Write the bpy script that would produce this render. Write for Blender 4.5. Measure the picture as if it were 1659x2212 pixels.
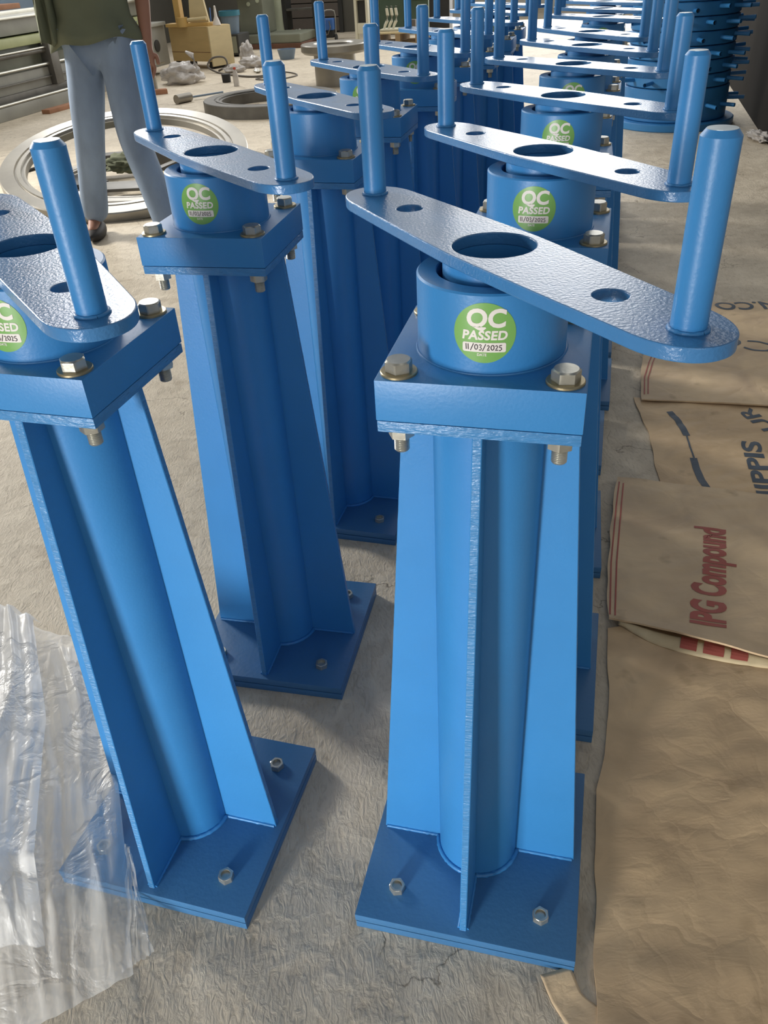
import bpy, bmesh, math, random
from mathutils import Vector, Matrix, noise
for o in list(bpy.data.objects): bpy.data.objects.remove(o)
SC = bpy.context.scene
C = SC.collection
PI = math.pi
R = math.radians
random.seed(7)

# ------------------------------------------------------------------ camera
def look(pitch, roll, h):
    p, r = R(pitch), R(roll)
    f = Vector((0, math.cos(p), -math.sin(p))); x = Vector((1, 0, 0)); u = x.cross(f)
    x2 = math.cos(r)*x + math.sin(r)*u; u2 = -math.sin(r)*x + math.cos(r)*u
    m = Matrix((x2, u2, -f)).transposed().to_4x4(); m.translation = (0, 0, h)
    return m
cam = bpy.data.objects.new('camera', bpy.data.cameras.new('camera')); C.objects.link(cam)
cam.matrix_world = look(34.828, -3.505, 1.2464)
cam.data.sensor_fit = 'AUTO'; cam.data.sensor_width = 36; cam.data.lens = 1746.15/2212*36
cam.data.clip_start = .02; cam.data.clip_end = 200
SC.camera = cam

# ------------------------------------------------------------------ view, world, lights
vs = SC.view_settings
vs.view_transform = 'Standard'; vs.look = 'None'; vs.gamma = 1; vs.exposure = 0.0; vs.use_curve_mapping = False
W = bpy.data.worlds.new('world'); SC.world = W; W.use_nodes = True
wn = W.node_tree.nodes; wl = W.node_tree.links; wn.clear()
wo = wn.new('ShaderNodeOutputWorld'); wb = wn.new('ShaderNodeBackground'); wl.new(wb.outputs[0], wo.inputs[0])
tc = wn.new('ShaderNodeTexCoord'); sx = wn.new('ShaderNodeSeparateXYZ'); wl.new(tc.outputs['Generated'], sx.inputs[0])
rp = wn.new('ShaderNodeValToRGB'); wl.new(sx.outputs['Z'], rp.inputs[0])
rp.color_ramp.elements[0].position = 0.0; rp.color_ramp.elements[0].color = (.62, .62, .62, 1)
rp.color_ramp.elements[1].position = 0.6; rp.color_ramp.elements[1].color = (.30, .295, .29, 1)
wl.new(rp.outputs[0], wb.inputs[0]); wb.inputs[1].default_value = 0.70

def WS(a, b, z=0.0):                       # workshop axes: a across, b along the rows
    return Vector((.9613*a + .2756*b, -.2756*a + .9613*b, z))
YAW = R(-16)
def area(name, loc, target, sx_, sy_, power, col=(1, 1, 1), spread=180):
    d = bpy.data.lights.new(name, 'AREA'); d.shape = 'RECTANGLE'; d.size = sx_; d.size_y = sy_; d.energy = power; d.color = col
    d.spread = R(spread)
    o = bpy.data.objects.new(name, d); C.objects.link(o); o.location = loc
    o.rotation_euler = (Vector(target)-Vector(loc)).to_track_quat('-Z', 'Y').to_euler()
    return o
area('daylight_back_door', WS(-1.2, 18.0, 2.6), WS(-1.2, 0, 1.9), 4.4, 5.4, 400, (1, .99, .96))
area('sheen_panel_back', WS(-3.5, 18.0, 6.5), WS(-1.2, 0, 1.0), 15.0, 5.8, 190, (.97, .99, 1))  # unseen wide panel, added so the crossbar tops reflect silver
area('fill_overhead', WS(-2.4, 10.2, 6.2), WS(-2.4, 10.0, 0), 8.0, 8.0, 190, (1, .98, .94), 140)  # added overhead fill, brightens the back of the workshop
area('glint_light_left', (-5.0, 17.3, 7.0), (-.3, .8, 1.0), 2.6, 2.8, 420, (1, 1, 1))  # unseen light added for the glint on the left stand's crossbar
area('glint_light_right', (4.4, 17.3, 6.6), (.2, .8, 1.0), 2.4, 2.0, 45, (1, 1, 1))  # unseen light added for the bright patch on the nearest crossbar
area('daylight_front_door', (-2.45, -2.6, .50), (-.1, .9, .20), .65, .8, 13.5, (1, .99, .97), 46)
area('fill_behind_camera', (.6, -4.2, 2.0), (.4, 2.0, .6), 3.0, 2.0, 22, (1, .99, .97))  # added wide fill, lifts the shaded front faces
area('daylight_left_window', WS(-6.6, 4.6, 2.7), WS(0.6, 3.2, 0.2), 1.1, 1.2, 165, (1, .97, .92), 120)

# ------------------------------------------------------------------ materials
def nt(name):
    m = bpy.data.materials.new(name); m.use_nodes = True
    return m, m.node_tree.nodes, m.node_tree.links, m.node_tree.nodes['Principled BSDF']
def mat(name, col, rough=.5, metal=0.0, var=.12, vs_=6.0, bump=0.0, bs=120.0, col2=None, spec=.5, coat=0.0, stretch=(1, 1, 1), detail=5, lo=.35, hi=.7):
    m, n, l, b = nt(name)
    c2 = col2 if col2 else tuple(c*(1-var) for c in col)
    t = n.new('ShaderNodeTexCoord'); mp = n.new('ShaderNodeMapping'); mp.inputs['Scale'].default_value = stretch
    l.new(t.outputs['Object'], mp.inputs[0])
    no = n.new('ShaderNodeTexNoise'); no.inputs['Scale'].default_value = vs_; no.inputs['Detail'].default_value = detail
    l.new(mp.outputs[0], no.inputs['Vector'])
    r = n.new('ShaderNodeValToRGB'); e = r.color_ramp.elements
    e[0].position = lo; e[0].color = (*c2, 1); e[1].position = hi; e[1].color = (*col, 1)
    l.new(no.outputs['Fac'], r.inputs[0]); l.new(r.outputs[0], b.inputs['Base Color'])
    b.inputs['Roughness'].default_value = rough; b.inputs['Metallic'].default_value = metal
    b.inputs['Specular IOR Level'].default_value = spec
    if coat: b.inputs['Coat Weight'].default_value = coat; b.inputs['Coat Roughness'].default_value = .24
    if bump:
        n2 = n.new('ShaderNodeTexNoise'); n2.inputs['Scale'].default_value = bs; n2.inputs['Detail'].default_value = 3
        l.new(mp.outputs[0], n2.inputs['Vector'])
        bp = n.new('ShaderNodeBump'); bp.inputs['Strength'].default_value = bump; bp.inputs['Distance'].default_value = .002
        l.new(n2.outputs['Fac'], bp.inputs['Height']); l.new(bp.outputs[0], b.inputs['Normal'])
    return m
def srgb(r, g, b):
    f = lambda c: (c/255/12.92 if c/255 <= .04045 else ((c/255+.055)/1.055)**2.4)
    return (f(r), f(g), f(b))
M = {}
M['blue'] = mat('blue_enamel', (.038, .225, .52), .40, 0, .06, 9, .10, 260, spec=.5)
M['blue_top'] = mat('blue_enamel_rough_top', (.05, .20, .44), .27, 0, .10, 22, .26, 300, spec=.55, coat=.12)
M['blue_shade'] = mat('blue_enamel_shaded', (.045, .165, .35), .42, 0, .12, 5, .2, 120)  # same enamel as the rest, darkened to put shade into the foot plates
M['blue_cut'] = mat('blue_enamel_on_flame_cut_edge', (.05, .23, .50), .35, 0, .15, 40, .9, 90, stretch=(1, 1, 4), spec=.7)
M['chip'] = mat('bare_paint_edge', srgb(190, 205, 212), .35, .3, .3, 60)
M['zinc'] = mat('zinc_steel', srgb(200, 198, 186), .34, .75, .25, 40, .1, 200)
M['brass'] = mat('yellow_passivated_steel', srgb(178, 164, 130), .38, .8, .25, 40)
M['green'] = mat('green_sticker', srgb(118, 170, 88), .35, 0, .05, 10)
M['white'] = mat('white_print', srgb(226, 220, 212), .45, 0, .04, 10)
M['ink'] = mat('black_ink', srgb(52, 38, 44), .6, 0, .1)
M['steel'] = mat('turned_steel', srgb(168, 163, 152), .36, .55, .22, 4, .15, 60)
M['steel_d'] = mat('dull_steel', srgb(120, 117, 110), .5, .4, .3, 6, .2, 60)
M['bright'] = mat('polished_steel', srgb(196, 194, 184), .38, .9, .12, 8)
M['mach'] = mat('grey_green_machine_paint', srgb(134, 137, 120), .5, 0, .25, 2.5, .2, 30)
M['mach_l'] = mat('light_grey_machine_paint', srgb(158, 157, 147), .5, 0, .22, 3, .2, 30)
M['mach_y'] = mat('yellow_green_machine_paint', srgb(178, 184, 130), .45, 0, .2, 3)
M['dark'] = mat('dark_grey_metal', srgb(62, 62, 60), .6, .1, .3, 3)
M['shutter'] = mat('brown_grey_shutter_paint', srgb(104, 96, 90), .6, 0, .15, 2)
M['pale'] = mat('pale_green_paint', srgb(198, 204, 178), .55, 0, .12, 3)
M['cream'] = mat('cream_paint', srgb(222, 218, 196), .5, 0, .1, 3)
M['ply'] = mat('plywood', srgb(200, 172, 118), .65, 0, .14, 3, .2, 50, stretch=(1, 1, 4))
M['ply_l'] = mat('pale_plywood', srgb(216, 198, 154), .65, 0, .1, 3, .2, 50, stretch=(1, 1, 4))
M['wood'] = mat('raw_timber', srgb(176, 150, 112), .75, 0, .3, 4, .4, 40, stretch=(1, 8, 1))
M['yellow'] = mat('ochre_paint', srgb(208, 172, 104), .5, 0, .15, 4)
M['rust'] = mat('rusty_steel', srgb(128, 92, 74), .8, .1, .3, 6)
M['bucket'] = mat('blue_grey_plastic', srgb(118, 138, 158), .45, 0, .08, 3)
M['teal'] = mat('teal_plastic', srgb(62, 128, 150), .45, 0, .08, 3)
M['cartblue'] = mat('bright_blue_plastic', srgb(60, 108, 180), .4, 0, .08, 3)
M['rubber'] = mat('black_rubber', srgb(46, 46, 46), .7, 0, .2, 5)
M['hose'] = mat('grey_hose', srgb(112, 106, 98), .6, 0, .2, 5)
M['red'] = mat('red_plastic', srgb(200, 80, 60), .4)
M['brick'] = mat('orange_brown_timber', srgb(182, 132, 100), .8, 0, .25, 6)
M['denim'] = mat('faded_denim', srgb(150, 168, 190), .85, 0, .28, 7, .3, 400, stretch=(1, 1, .5))
M['olive'] = mat('olive_cloth', srgb(112, 116, 92), .9, 0, .2, 5, .3, 200)
M['skin'] = mat('skin', srgb(168, 120, 96), .55, 0, .1, 6)
M['hair'] = mat('black_hair', srgb(36, 30, 28), .7)
M['shoe'] = mat('black_shoe_leather', srgb(50, 46, 44), .6)
M['green_c'] = mat('dark_green_paint', srgb(84, 104, 84), .7, 0, .3, 2)
M['outside'] = mat('white_outside_wall', srgb(236, 234, 226), .8, 0, .05, 2)
M['wallr'] = mat('dark_brown_wall', srgb(46, 43, 40), .95, 0, .25, 1.5, .3, 12, spec=.05)
M['wallg'] = mat('grey_wall', srgb(112, 110, 102), .85, 0, .2, 1)

def film(name, col, alpha, rough=.25, bs=30):
    m, n, l, b = nt(name)
    b.inputs['Base Color'].default_value = (*col, 1); b.inputs['Roughness'].default_value = rough
    b.inputs['Specular IOR Level'].default_value = .6
    t = n.new('ShaderNodeTexCoord'); no = n.new('ShaderNodeTexNoise'); no.inputs['Scale'].default_value = bs; no.inputs['Detail'].default_value = 6
    no.inputs['Distortion'].default_value = .6
    l.new(t.outputs['Object'], no.inputs['Vector'])
    bp = n.new('ShaderNodeBump'); bp.inputs['Strength'].default_value = .35; bp.inputs['Distance'].default_value = .008
    l.new(no.outputs['Fac'], bp.inputs['Height'])
    vo = n.new('ShaderNodeTexVoronoi'); vo.feature = 'DISTANCE_TO_EDGE'; vo.inputs['Scale'].default_value = bs*1.3
    mv = n.new('ShaderNodeMapping'); mv.inputs['Scale'].default_value = (1, .45, 1); mv.inputs['Rotation'].default_value = (0, 0, .5)
    dm = n.new('ShaderNodeMixRGB'); dm.inputs[0].default_value = .15; l.new(t.outputs['Object'], mv.inputs[0]); l.new(mv.outputs[0], dm.inputs[1]); l.new(no.outputs['Color'], dm.inputs[2]); l.new(dm.outputs[0], vo.inputs['Vector'])
    vr = n.new('ShaderNodeMapRange'); vr.inputs['From Max'].default_value = .14; l.new(vo.outputs['Distance'], vr.inputs['Value'])
    bv = n.new('ShaderNodeBump'); bv.inputs['Strength'].default_value = .55; bv.inputs['Distance'].default_value = .004; l.new(vr.outputs[0], bv.inputs['Height']); l.new(bp.outputs[0], bv.inputs['Normal']); l.new(bv.outputs[0], b.inputs['Normal'])
    no2 = n.new('ShaderNodeTexNoise'); no2.inputs['Scale'].default_value = bs*.25; no2.inputs['Detail'].default_value = 4
    mp = n.new('ShaderNodeMapRange'); mp.inputs['From Min'].default_value = .35; mp.inputs['From Max'].default_value = .7
    mp.inputs['To Min'].default_value = max(0, alpha-.22); mp.inputs['To Max'].default_value = min(1, alpha+.22)
    l.new(t.outputs['Object'], no2.inputs['Vector']); l.new(no2.outputs['Fac'], mp.inputs['Value'])
    tr = n.new('ShaderNodeBsdfTransparent'); mx = n.new('ShaderNodeMixShader')
    l.new(mp.outputs[0], mx.inputs[0]); l.new(tr.outputs[0], mx.inputs[1]); l.new(b.outputs[0], mx.inputs[2])
    l.new(mx.outputs[0], n['Material Output'].inputs['Surface'])
    return m
M['film'] = film('clear_polythene_film', (.86, .87, .86), .50, .30, 9)
M['film2'] = film('clear_polythene_film_folded', (.88, .88, .86), .74, .32, 9)
M['bagfilm'] = film('milky_plastic_bag', (.62, .58, .54), .75, .3, 14)

def concrete():
    m, n, l, b = nt('rough_concrete')
    t = n.new('ShaderNodeTexCoord')
    def ns(s, d, dist=0, st=(1, 1, 1), rot=0):
        mp = n.new('ShaderNodeMapping'); mp.inputs['Scale'].default_value = st; mp.inputs['Rotation'].default_value = (0, 0, rot)
        l.new(t.outputs['Object'], mp.inputs[0])
        x = n.new('ShaderNodeTexNoise'); x.inputs['Scale'].default_value = s; x.inputs['Detail'].default_value = d; x.inputs['Distortion'].default_value = dist
        l.new(mp.outputs[0], x.inputs['Vector']); return x
    big = ns(2.2, 8, .3); mid = ns(14, 8, .6); fine = ns(85, 6, 1.6, (1, .42, 1), .5); fine2 = ns(120, 4, .6)
    r = n.new('ShaderNodeValToRGB'); e = r.color_ramp.elements
    e[0].position = .3; e[0].color = (*srgb(186, 173, 152), 1); e[1].position = .72; e[1].color = (*srgb(224, 212, 190), 1)
    mx = n.new('ShaderNodeMix'); mx.data_type = 'FLOAT'; mx.inputs[0].default_value = .5
    l.new(big.outputs['Fac'], mx.inputs[2]); l.new(mid.outputs['Fac'], mx.inputs[3]); l.new(mx.outputs[0], r.inputs[0])
    # cracks
    vo = n.new('ShaderNodeTexVoronoi'); vo.feature = 'DISTANCE_TO_EDGE'; vo.inputs['Scale'].default_value = 3.2
    dn = ns(9, 5); mm = n.new('ShaderNodeMixRGB'); mm.inputs[0].default_value = .16
    l.new(t.outputs['Object'], mm.inputs[1]); l.new(dn.outputs['Color'], mm.inputs[2]); l.new(mm.outputs[0], vo.inputs['Vector'])
    cr = n.new('ShaderNodeValToRGB'); ce = cr.color_ramp.elements; ce[0].position = 0; ce[0].color = (.38, .36, .34, 1); ce[1].position = .006; ce[1].color = (1, 1, 1, 1)
    l.new(vo.outputs['Distance'], cr.inputs[0])
    gate = ns(2.6, 3); gr = n.new('ShaderNodeValToRGB'); gr.color_ramp.elements[0].position = .5; gr.color_ramp.elements[1].position = .56
    l.new(gate.outputs['Fac'], gr.inputs[0])
    ml = n.new('ShaderNodeMixRGB'); ml.blend_type = 'MULTIPLY'; l.new(gr.outputs[0], ml.inputs[0]); l.new(r.outputs[0], ml.inputs[1]); l.new(cr.outputs[0], ml.inputs[2])
    # speckle
    fr = n.new('ShaderNodeValToRGB'); fr.color_ramp.elements[0].position = .28; fr.color_ramp.elements[0].color = (.74, .72, .69, 1); fr.color_ramp.elements[1].position = .5; fr.color_ramp.elements[1].color = (1, 1, 1, 1)
    l.new(fine.outputs['Fac'], fr.inputs[0])
    m2 = n.new('ShaderNodeMixRGB'); m2.blend_type = 'MULTIPLY'; m2.inputs[0].default_value = .75; l.new(ml.outputs[0], m2.inputs[1]); l.new(fr.outputs[0], m2.inputs[2])
    # stains
    st = ns(5, 4, .4); sr = n.new('ShaderNodeValToRGB'); sr.color_ramp.elements[0].position = .62; sr.color_ramp.elements[0].color = (1, 1, 1, 1); sr.color_ramp.elements[1].position = .72; sr.color_ramp.elements[1].color = (.74, .71, .68, 1)
    l.new(st.outputs['Fac'], sr.inputs[0])
    m3 = n.new('ShaderNodeMixRGB'); m3.blend_type = 'MULTIPLY'; m3.inputs[0].default_value = .8; l.new(m2.outputs[0], m3.inputs[1]); l.new(sr.outputs[0], m3.inputs[2])
    l.new(m3.outputs[0], b.inputs['Base Color'])
    b.inputs['Roughness'].default_value = .62; b.inputs['Specular IOR Level'].default_value = .35
    b1 = n.new('ShaderNodeBump'); b1.inputs['Strength'].default_value = .55; b1.inputs['Distance'].default_value = .0045
    b2 = n.new('ShaderNodeBump'); b2.inputs['Strength'].default_value = .5; b2.inputs['Distance'].default_value = .012
    l.new(fine.outputs['Fac'], b1.inputs['Height']); l.new(mid.outputs['Fac'], b2.inputs['Height'])
    l.new(b2.outputs[0], b1.inputs['Normal']); l.new(b1.outputs[0], b.inputs['Normal'])
    return m
M['floor'] = concrete()

def kraft(name, c1, c2):
    m, n, l, b = nt(name)
    t = n.new('ShaderNodeTexCoord')
    a = n.new('ShaderNodeTexNoise'); a.inputs['Scale'].default_value = 7; a.inputs['Detail'].default_value = 7; a.inputs['Distortion'].default_value = .5
    l.new(t.outputs['Object'], a.inputs['Vector'])
    r = n.new('ShaderNodeValToRGB'); e = r.color_ramp.elements; e[0].position = .3; e[0].color = (*c2, 1); e[1].position = .62; e[1].color = (*c1, 1)
    l.new(a.outputs['Fac'], r.inputs[0])
    s = n.new('ShaderNodeTexNoise'); s.inputs['Scale'].default_value = 11; s.inputs['Detail'].default_value = 3
    l.new(t.outputs['Object'], s.inputs['Vector'])
    sr = n.new('ShaderNodeValToRGB'); sr.color_ramp.elements[0].position = .64; sr.color_ramp.elements[0].color = (1, 1, 1, 1); sr.color_ramp.elements[1].position = .76; sr.color_ramp.elements[1].color = (.6, .57, .54, 1)
    l.new(s.outputs['Fac'], sr.inputs[0])
    mx = n.new('ShaderNodeMixRGB'); mx.blend_type = 'MULTIPLY'; mx.inputs[0].default_value = .8; l.new(r.outputs[0], mx.inputs[1]); l.new(sr.outputs[0], mx.inputs[2])
    l.new(mx.outputs[0], b.inputs['Base Color']); b.inputs['Roughness'].default_value = .6; b.inputs['Specular IOR Level'].default_value = .35
    def bmp(tex, out, d, st, prev=None):
        q = n.new('ShaderNodeBump'); q.inputs['Distance'].default_value = d; q.inputs['Strength'].default_value = st
        l.new(tex.outputs[out], q.inputs['Height'])
        if prev: l.new(prev.outputs[0], q.inputs['Normal'])
        return q
    w1 = n.new('ShaderNodeTexNoise'); w1.inputs['Scale'].default_value = 55; w1.inputs['Detail'].default_value = 6; w1.inputs['Distortion'].default_value = 1.2
    mp = n.new('ShaderNodeMapping'); mp.inputs['Scale'].default_value = (.35, 1, 1); mp.inputs['Rotation'].default_value = (0, 0, R(14))
    l.new(t.outputs['Object'], mp.inputs[0]); l.new(mp.outputs[0], w1.inputs['Vector'])
    q0 = bmp(w1, 'Fac', .003, .22)
    v = n.new('ShaderNodeTexVoronoi'); v.feature = 'DISTANCE_TO_EDGE'; v.inputs['Scale'].default_value = 13
    dm = n.new('ShaderNodeMixRGB'); dm.inputs[0].default_value = .12; l.new(t.outputs['Object'], dm.inputs[1]); l.new(a.outputs['Color'], dm.inputs[2]); l.new(dm.outputs[0], v.inputs['Vector'])
    vr = n.new('ShaderNodeMapRange'); vr.inputs['From Max'].default_value = .12; l.new(v.outputs['Distance'], vr.inputs['Value'])
    q1 = n.new('ShaderNodeBump'); q1.inputs['Distance'].default_value = .0022; q1.inputs['Strength'].default_value = .2; l.new(vr.outputs[0], q1.inputs['Height']); l.new(q0.outputs[0], q1.inputs['Normal'])
    l.new(q1.outputs[0], b.inputs['Normal'])
    return m
M['kraft'] = kraft('kraft_paper', srgb(226, 196, 154), srgb(196, 168, 132))
M['kraft2'] = kraft('kraft_paper_worn', srgb(222, 196, 158), srgb(192, 168, 138))
M['kraft_in'] = kraft('kraft_paper_inside', srgb(224, 206, 166), srgb(204, 184, 146))
M['redprint'] = mat('red_print', srgb(176, 88, 76), .6, 0, .2, 12)
M['blueprint'] = mat('navy_print', srgb(72, 88, 104), .6, 0, .2, 20)

# ------------------------------------------------------------------ mesh helpers
def link(name, me, parent=None, m=None, loc=None, rot=None):
    o = bpy.data.objects.new(name, me); C.objects.link(o)
    if m is not None:
        for x in (m if isinstance(m, (list, tuple)) else [m]): me.materials.append(x)
    if parent: o.parent = parent
    if loc is not None: o.location = loc
    if rot is not None: o.rotation_euler = rot
    return o
def obj(name, bm, m, parent=None, smooth=None, loc=None, rot=None):
    me = bpy.data.meshes.new(name); bmesh.ops.recalc_face_normals(bm, faces=bm.faces) if smooth != 'keep' else None
    bm.to_mesh(me); bm.free()
    if smooth is not None and smooth != 'keep' and smooth is not False:
        a = math.radians(smooth if smooth is not True else 40)
        me.polygons.foreach_set('use_smooth', [True]*len(me.polygons))
        me.set_sharp_from_angle(angle=a)
    if smooth == 'keep': me.polygons.foreach_set('use_smooth', [True]*len(me.polygons))
    return link(name, me, parent, m, loc, rot)
def tag(o, label=None, cat=None, group=None, kind=None):
    if label: o['label'] = label
    if cat: o['category'] = cat
    if group: o['group'] = group
    if kind: o['kind'] = kind
    return o
def thing(name, label, cat, loc=(0, 0, 0), rotz=0, group=None):
    o = bpy.data.objects.new(name, None); C.objects.link(o); o.location = loc; o.rotation_euler = (0, 0, rotz)
    o.empty_display_size = .1
    return tag(o, label, cat, group)
def dup(o, parent=None):
    c = o.copy(); C.objects.link(c)
    if parent: c.parent = parent
    for ch in list(o.children): dup(ch, c)
    return c
def ngon(bm, pts):
    try: return bm.faces.new([bm.verts.new(p) for p in pts])
    except ValueError: return None
def box(bm, x0, x1, y0, y1, z0, z1, bev=0.0, mtx=None):
    r = bmesh.ops.create_cube(bm, size=1)['verts']
    for v in r: v.co = Vector(((x0+x1)/2+v.co.x*(x1-x0), (y0+y1)/2+v.co.y*(y1-y0), (z0+z1)/2+v.co.z*(z1-z0)))
    if mtx is not None: bmesh.ops.transform(bm, matrix=mtx, verts=r)
    if bev:
        es = list({e for v in r for e in v.link_edges})
        bmesh.ops.bevel(bm, geom=es, offset=bev, segments=2, affect='EDGES', profile=.6)
def lathe(bm, prof, n=48, cx=0, cy=0, close=False, mtx=None):
    rings = []
    for r, z in prof:
        if r < 1e-6: rings.append([bm.verts.new((cx, cy, z))]); continue
        rings.append([bm.verts.new((cx+r*math.cos(2*PI*i/n), cy+r*math.sin(2*PI*i/n), z)) for i in range(n)])
    prs = list(zip(rings, rings[1:])) + ([(rings[-1], rings[0])] if close else [])
    for a, b in prs:
        for i in range(n):
            j = (i+1) % n
            if len(a) == 1 and len(b) == 1: continue
            if len(a) == 1: bm.faces.new((a[0], b[i], b[j]))
            elif len(b) == 1: bm.faces.new((a[i], a[j], b[0]))
            else: bm.faces.new((a[i], a[j], b[j], b[i]))
    if mtx is not None: bmesh.ops.transform(bm, matrix=mtx, verts=[v for r in rings for v in r])
def prism(bm, pts, z0, z1, mtx=None):
    a = [bm.verts.new((x, y, z0)) for x, y in pts]; b = [bm.verts.new((x, y, z1)) for x, y in pts]
    n = len(pts); bm.faces.new(a[::-1]); bm.faces.new(b)
    for i in range(n): bm.faces.new((a[i], a[(i+1) % n], b[(i+1) % n], b[i]))
    if mtx is not None: bmesh.ops.transform(bm, matrix=mtx, verts=a+b)
def tube(bm, pts, rad, n=10, caps=True):
    pts = [Vector(p) for p in pts]; rings = []
    rr = rad if isinstance(rad, (list, tuple)) else [rad]*len(pts)
    up = Vector((0, 0, 1))
    for i, p in enumerate(pts):
        d = (pts[min(i+1, len(pts)-1)]-pts[max(i-1, 0)]).normalized()
        a = d.cross(up)
        if a.length < .05: a = d.cross(Vector((1, 0, 0)))
        a.normalize(); b = d.cross(a)
        rings.append([bm.verts.new(p+rr[i]*(math.cos(2*PI*k/n)*a+math.sin(2*PI*k/n)*b)) for k in range(n)])
    for a, b in zip(rings, rings[1:]):
        for k in range(n): bm.faces.new((a[k], a[(k+1) % n], b[(k+1) % n], b[k]))
    if caps: bm.faces.new(rings[0][::-1]); bm.faces.new(rings[-1])
def arc(cx, cy, r, a0, a1, n, z=0): return [(cx+r*math.cos(R(a0+(a1-a0)*i/n)), cy+r*math.sin(R(a0+(a1-a0)*i/n)), z) for i in range(n+1)]
def plate_holes(bm, outline, holes, z0, z1, bev=.0012):
    """flat plate with round holes, filled by triangulation, extruded, edges softened"""
    def loop(pts): 
        v = [bm.verts.new((x, y, z1)) for x, y in pts]
        return [bm.edges.new((v[i], v[(i+1) % len(v)])) for i in range(len(v))]
    es = loop(outline)
    for h in holes: es += loop(h)
    r = bmesh.ops.triangle_fill(bm, use_beauty=True, use_dissolve=False, edges=es)
    fs = [f for f in r['geom'] if isinstance(f, bmesh.types.BMFace)]
    ex = bmesh.ops.extrude_face_region(bm, geom=fs)
    vs = [v for v in ex['geom'] if isinstance(v, bmesh.types.BMVert)]
    bmesh.ops.translate(bm, vec=(0, 0, z0-z1), verts=vs)
    bmesh.ops.recalc_face_normals(bm, faces=bm.faces)
    sharp = [e for e in bm.edges if len(e.link_faces) == 2 and e.calc_face_angle(0) > 1.2]
    if bev: bmesh.ops.bevel(bm, geom=sharp, offset=bev, segments=2, affect='EDGES', profile=.5)
def circ(cx, cy, r, n=48): return [(cx+r*math.cos(2*PI*i/n), cy+r*math.sin(2*PI*i/n)) for i in range(n)]
def lump(bm, c, s, seed, amp=.25, freq=2.2, sub=4, flat=None, ridge=False):
    r = bmesh.ops.create_icosphere(bm, subdivisions=sub, radius=1)['verts']
    for v in r:
        q = v.co*freq+Vector((seed*3.1, seed*1.7, seed))
        d = noise.fractal(q, .9, 2.1, 5) if not ridge else 1-abs(noise.fractal(q, .9, 2.1, 5))*2
        p = v.co*(1+amp*d)
        v.co = Vector((c[0]+p.x*s[0], c[1]+p.y*s[1], c[2]+p.z*s[2]))
        if flat is not None and v.co.z < flat: v.co.z = flat
def text_mesh(txt, size=1.0, bold=0.0, shear=0.0, align='CENTER', sp=1.0):
    cu = bpy.data.curves.new('t', 'FONT'); cu.body = txt; cu.size = size; cu.offset = bold; cu.shear = shear
    cu.align_x = align; cu.align_y = 'CENTER'; cu.space_character = sp; cu.resolution_u = 4
    o = bpy.data.objects.new('t', cu); C.objects.link(o)
    me = bpy.data.meshes.new_from_object(o.evaluated_get(bpy.context.evaluated_depsgraph_get()))
    bpy.data.objects.remove(o); bpy.data.curves.remove(cu)
    bm = bmesh.new(); bm.from_mesh(me); bpy.data.meshes.remove(me)
    return bm
def bisect_grid(bm, step):
    xs = [v.co.x for v in bm.verts]; ys = [v.co.y for v in bm.verts]
    for ax, (a, b) in ((0, (min(xs), max(xs))), (1, (min(ys), max(ys)))):
        k = a+step
        while k < b:
            co = (k, 0, 0) if ax == 0 else (0, k, 0); no_ = (1, 0, 0) if ax == 0 else (0, 1, 0)
            bmesh.ops.bisect_plane(bm, geom=bm.verts[:]+bm.edges[:]+bm.faces[:], plane_co=co, plane_no=no_)
            k += step

# ------------------------------------------------------------------ setting
bm = bmesh.new(); ngon(bm, [(-16, -3, 0), (16, -3, 0), (16, 34, 0), (-16, 34, 0)])
tag(obj('floor', bm, M['floor']), kind='structure')
def wall(name, a0, b0, a1, b1, h, m, t=.15, z0=0.0):
    bm = bmesh.new(); p, q = WS(a0, b0), WS(a1, b1); d = (q-p).normalized(); nrm = Vector((d.y, -d.x, 0))*t
    prism(bm, [(p.x, p.y), (q.x, q.y), (q.x+nrm.x, q.y+nrm.y), (p.x+nrm.x, p.y+nrm.y)], z0, h)
    return tag(obj(name, bm, m), kind='structure')
wall('wall_right', 1.06, 16.9, 1.06, 4.2, 3.2, M['wallr'], -.15)
wall('wall_back', -9.5, 16.9, -3.35, 16.9, 3.2, M['wallg'], -.15)
wall('wall_left', -8.2, 4.5, -8.2, 17.0, 4.0, M['wallg'], -.15)
# roller shutter in the back wall
bm = bmesh.new()
for k in range(12):
    box(bm, -.98, .06, -.03, .0, .03+k*.23, .03+k*.23+.215, .006)
d = obj('door_1', bm, M['shutter'], loc=(0, 0, 0)); tag(d, kind='structure')
d.location = WS(-5.17, 16.86); d.rotation_euler = (0, 0, YAW); 
bm = bmesh.new(); box(bm, -1.06, -.98, -.05, .0, 0, 2.9, .004); box(bm, .06, .14, -.05, .0, 0, 2.9, .004)
obj('door_frame', bm, M['dark'], d)

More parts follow.
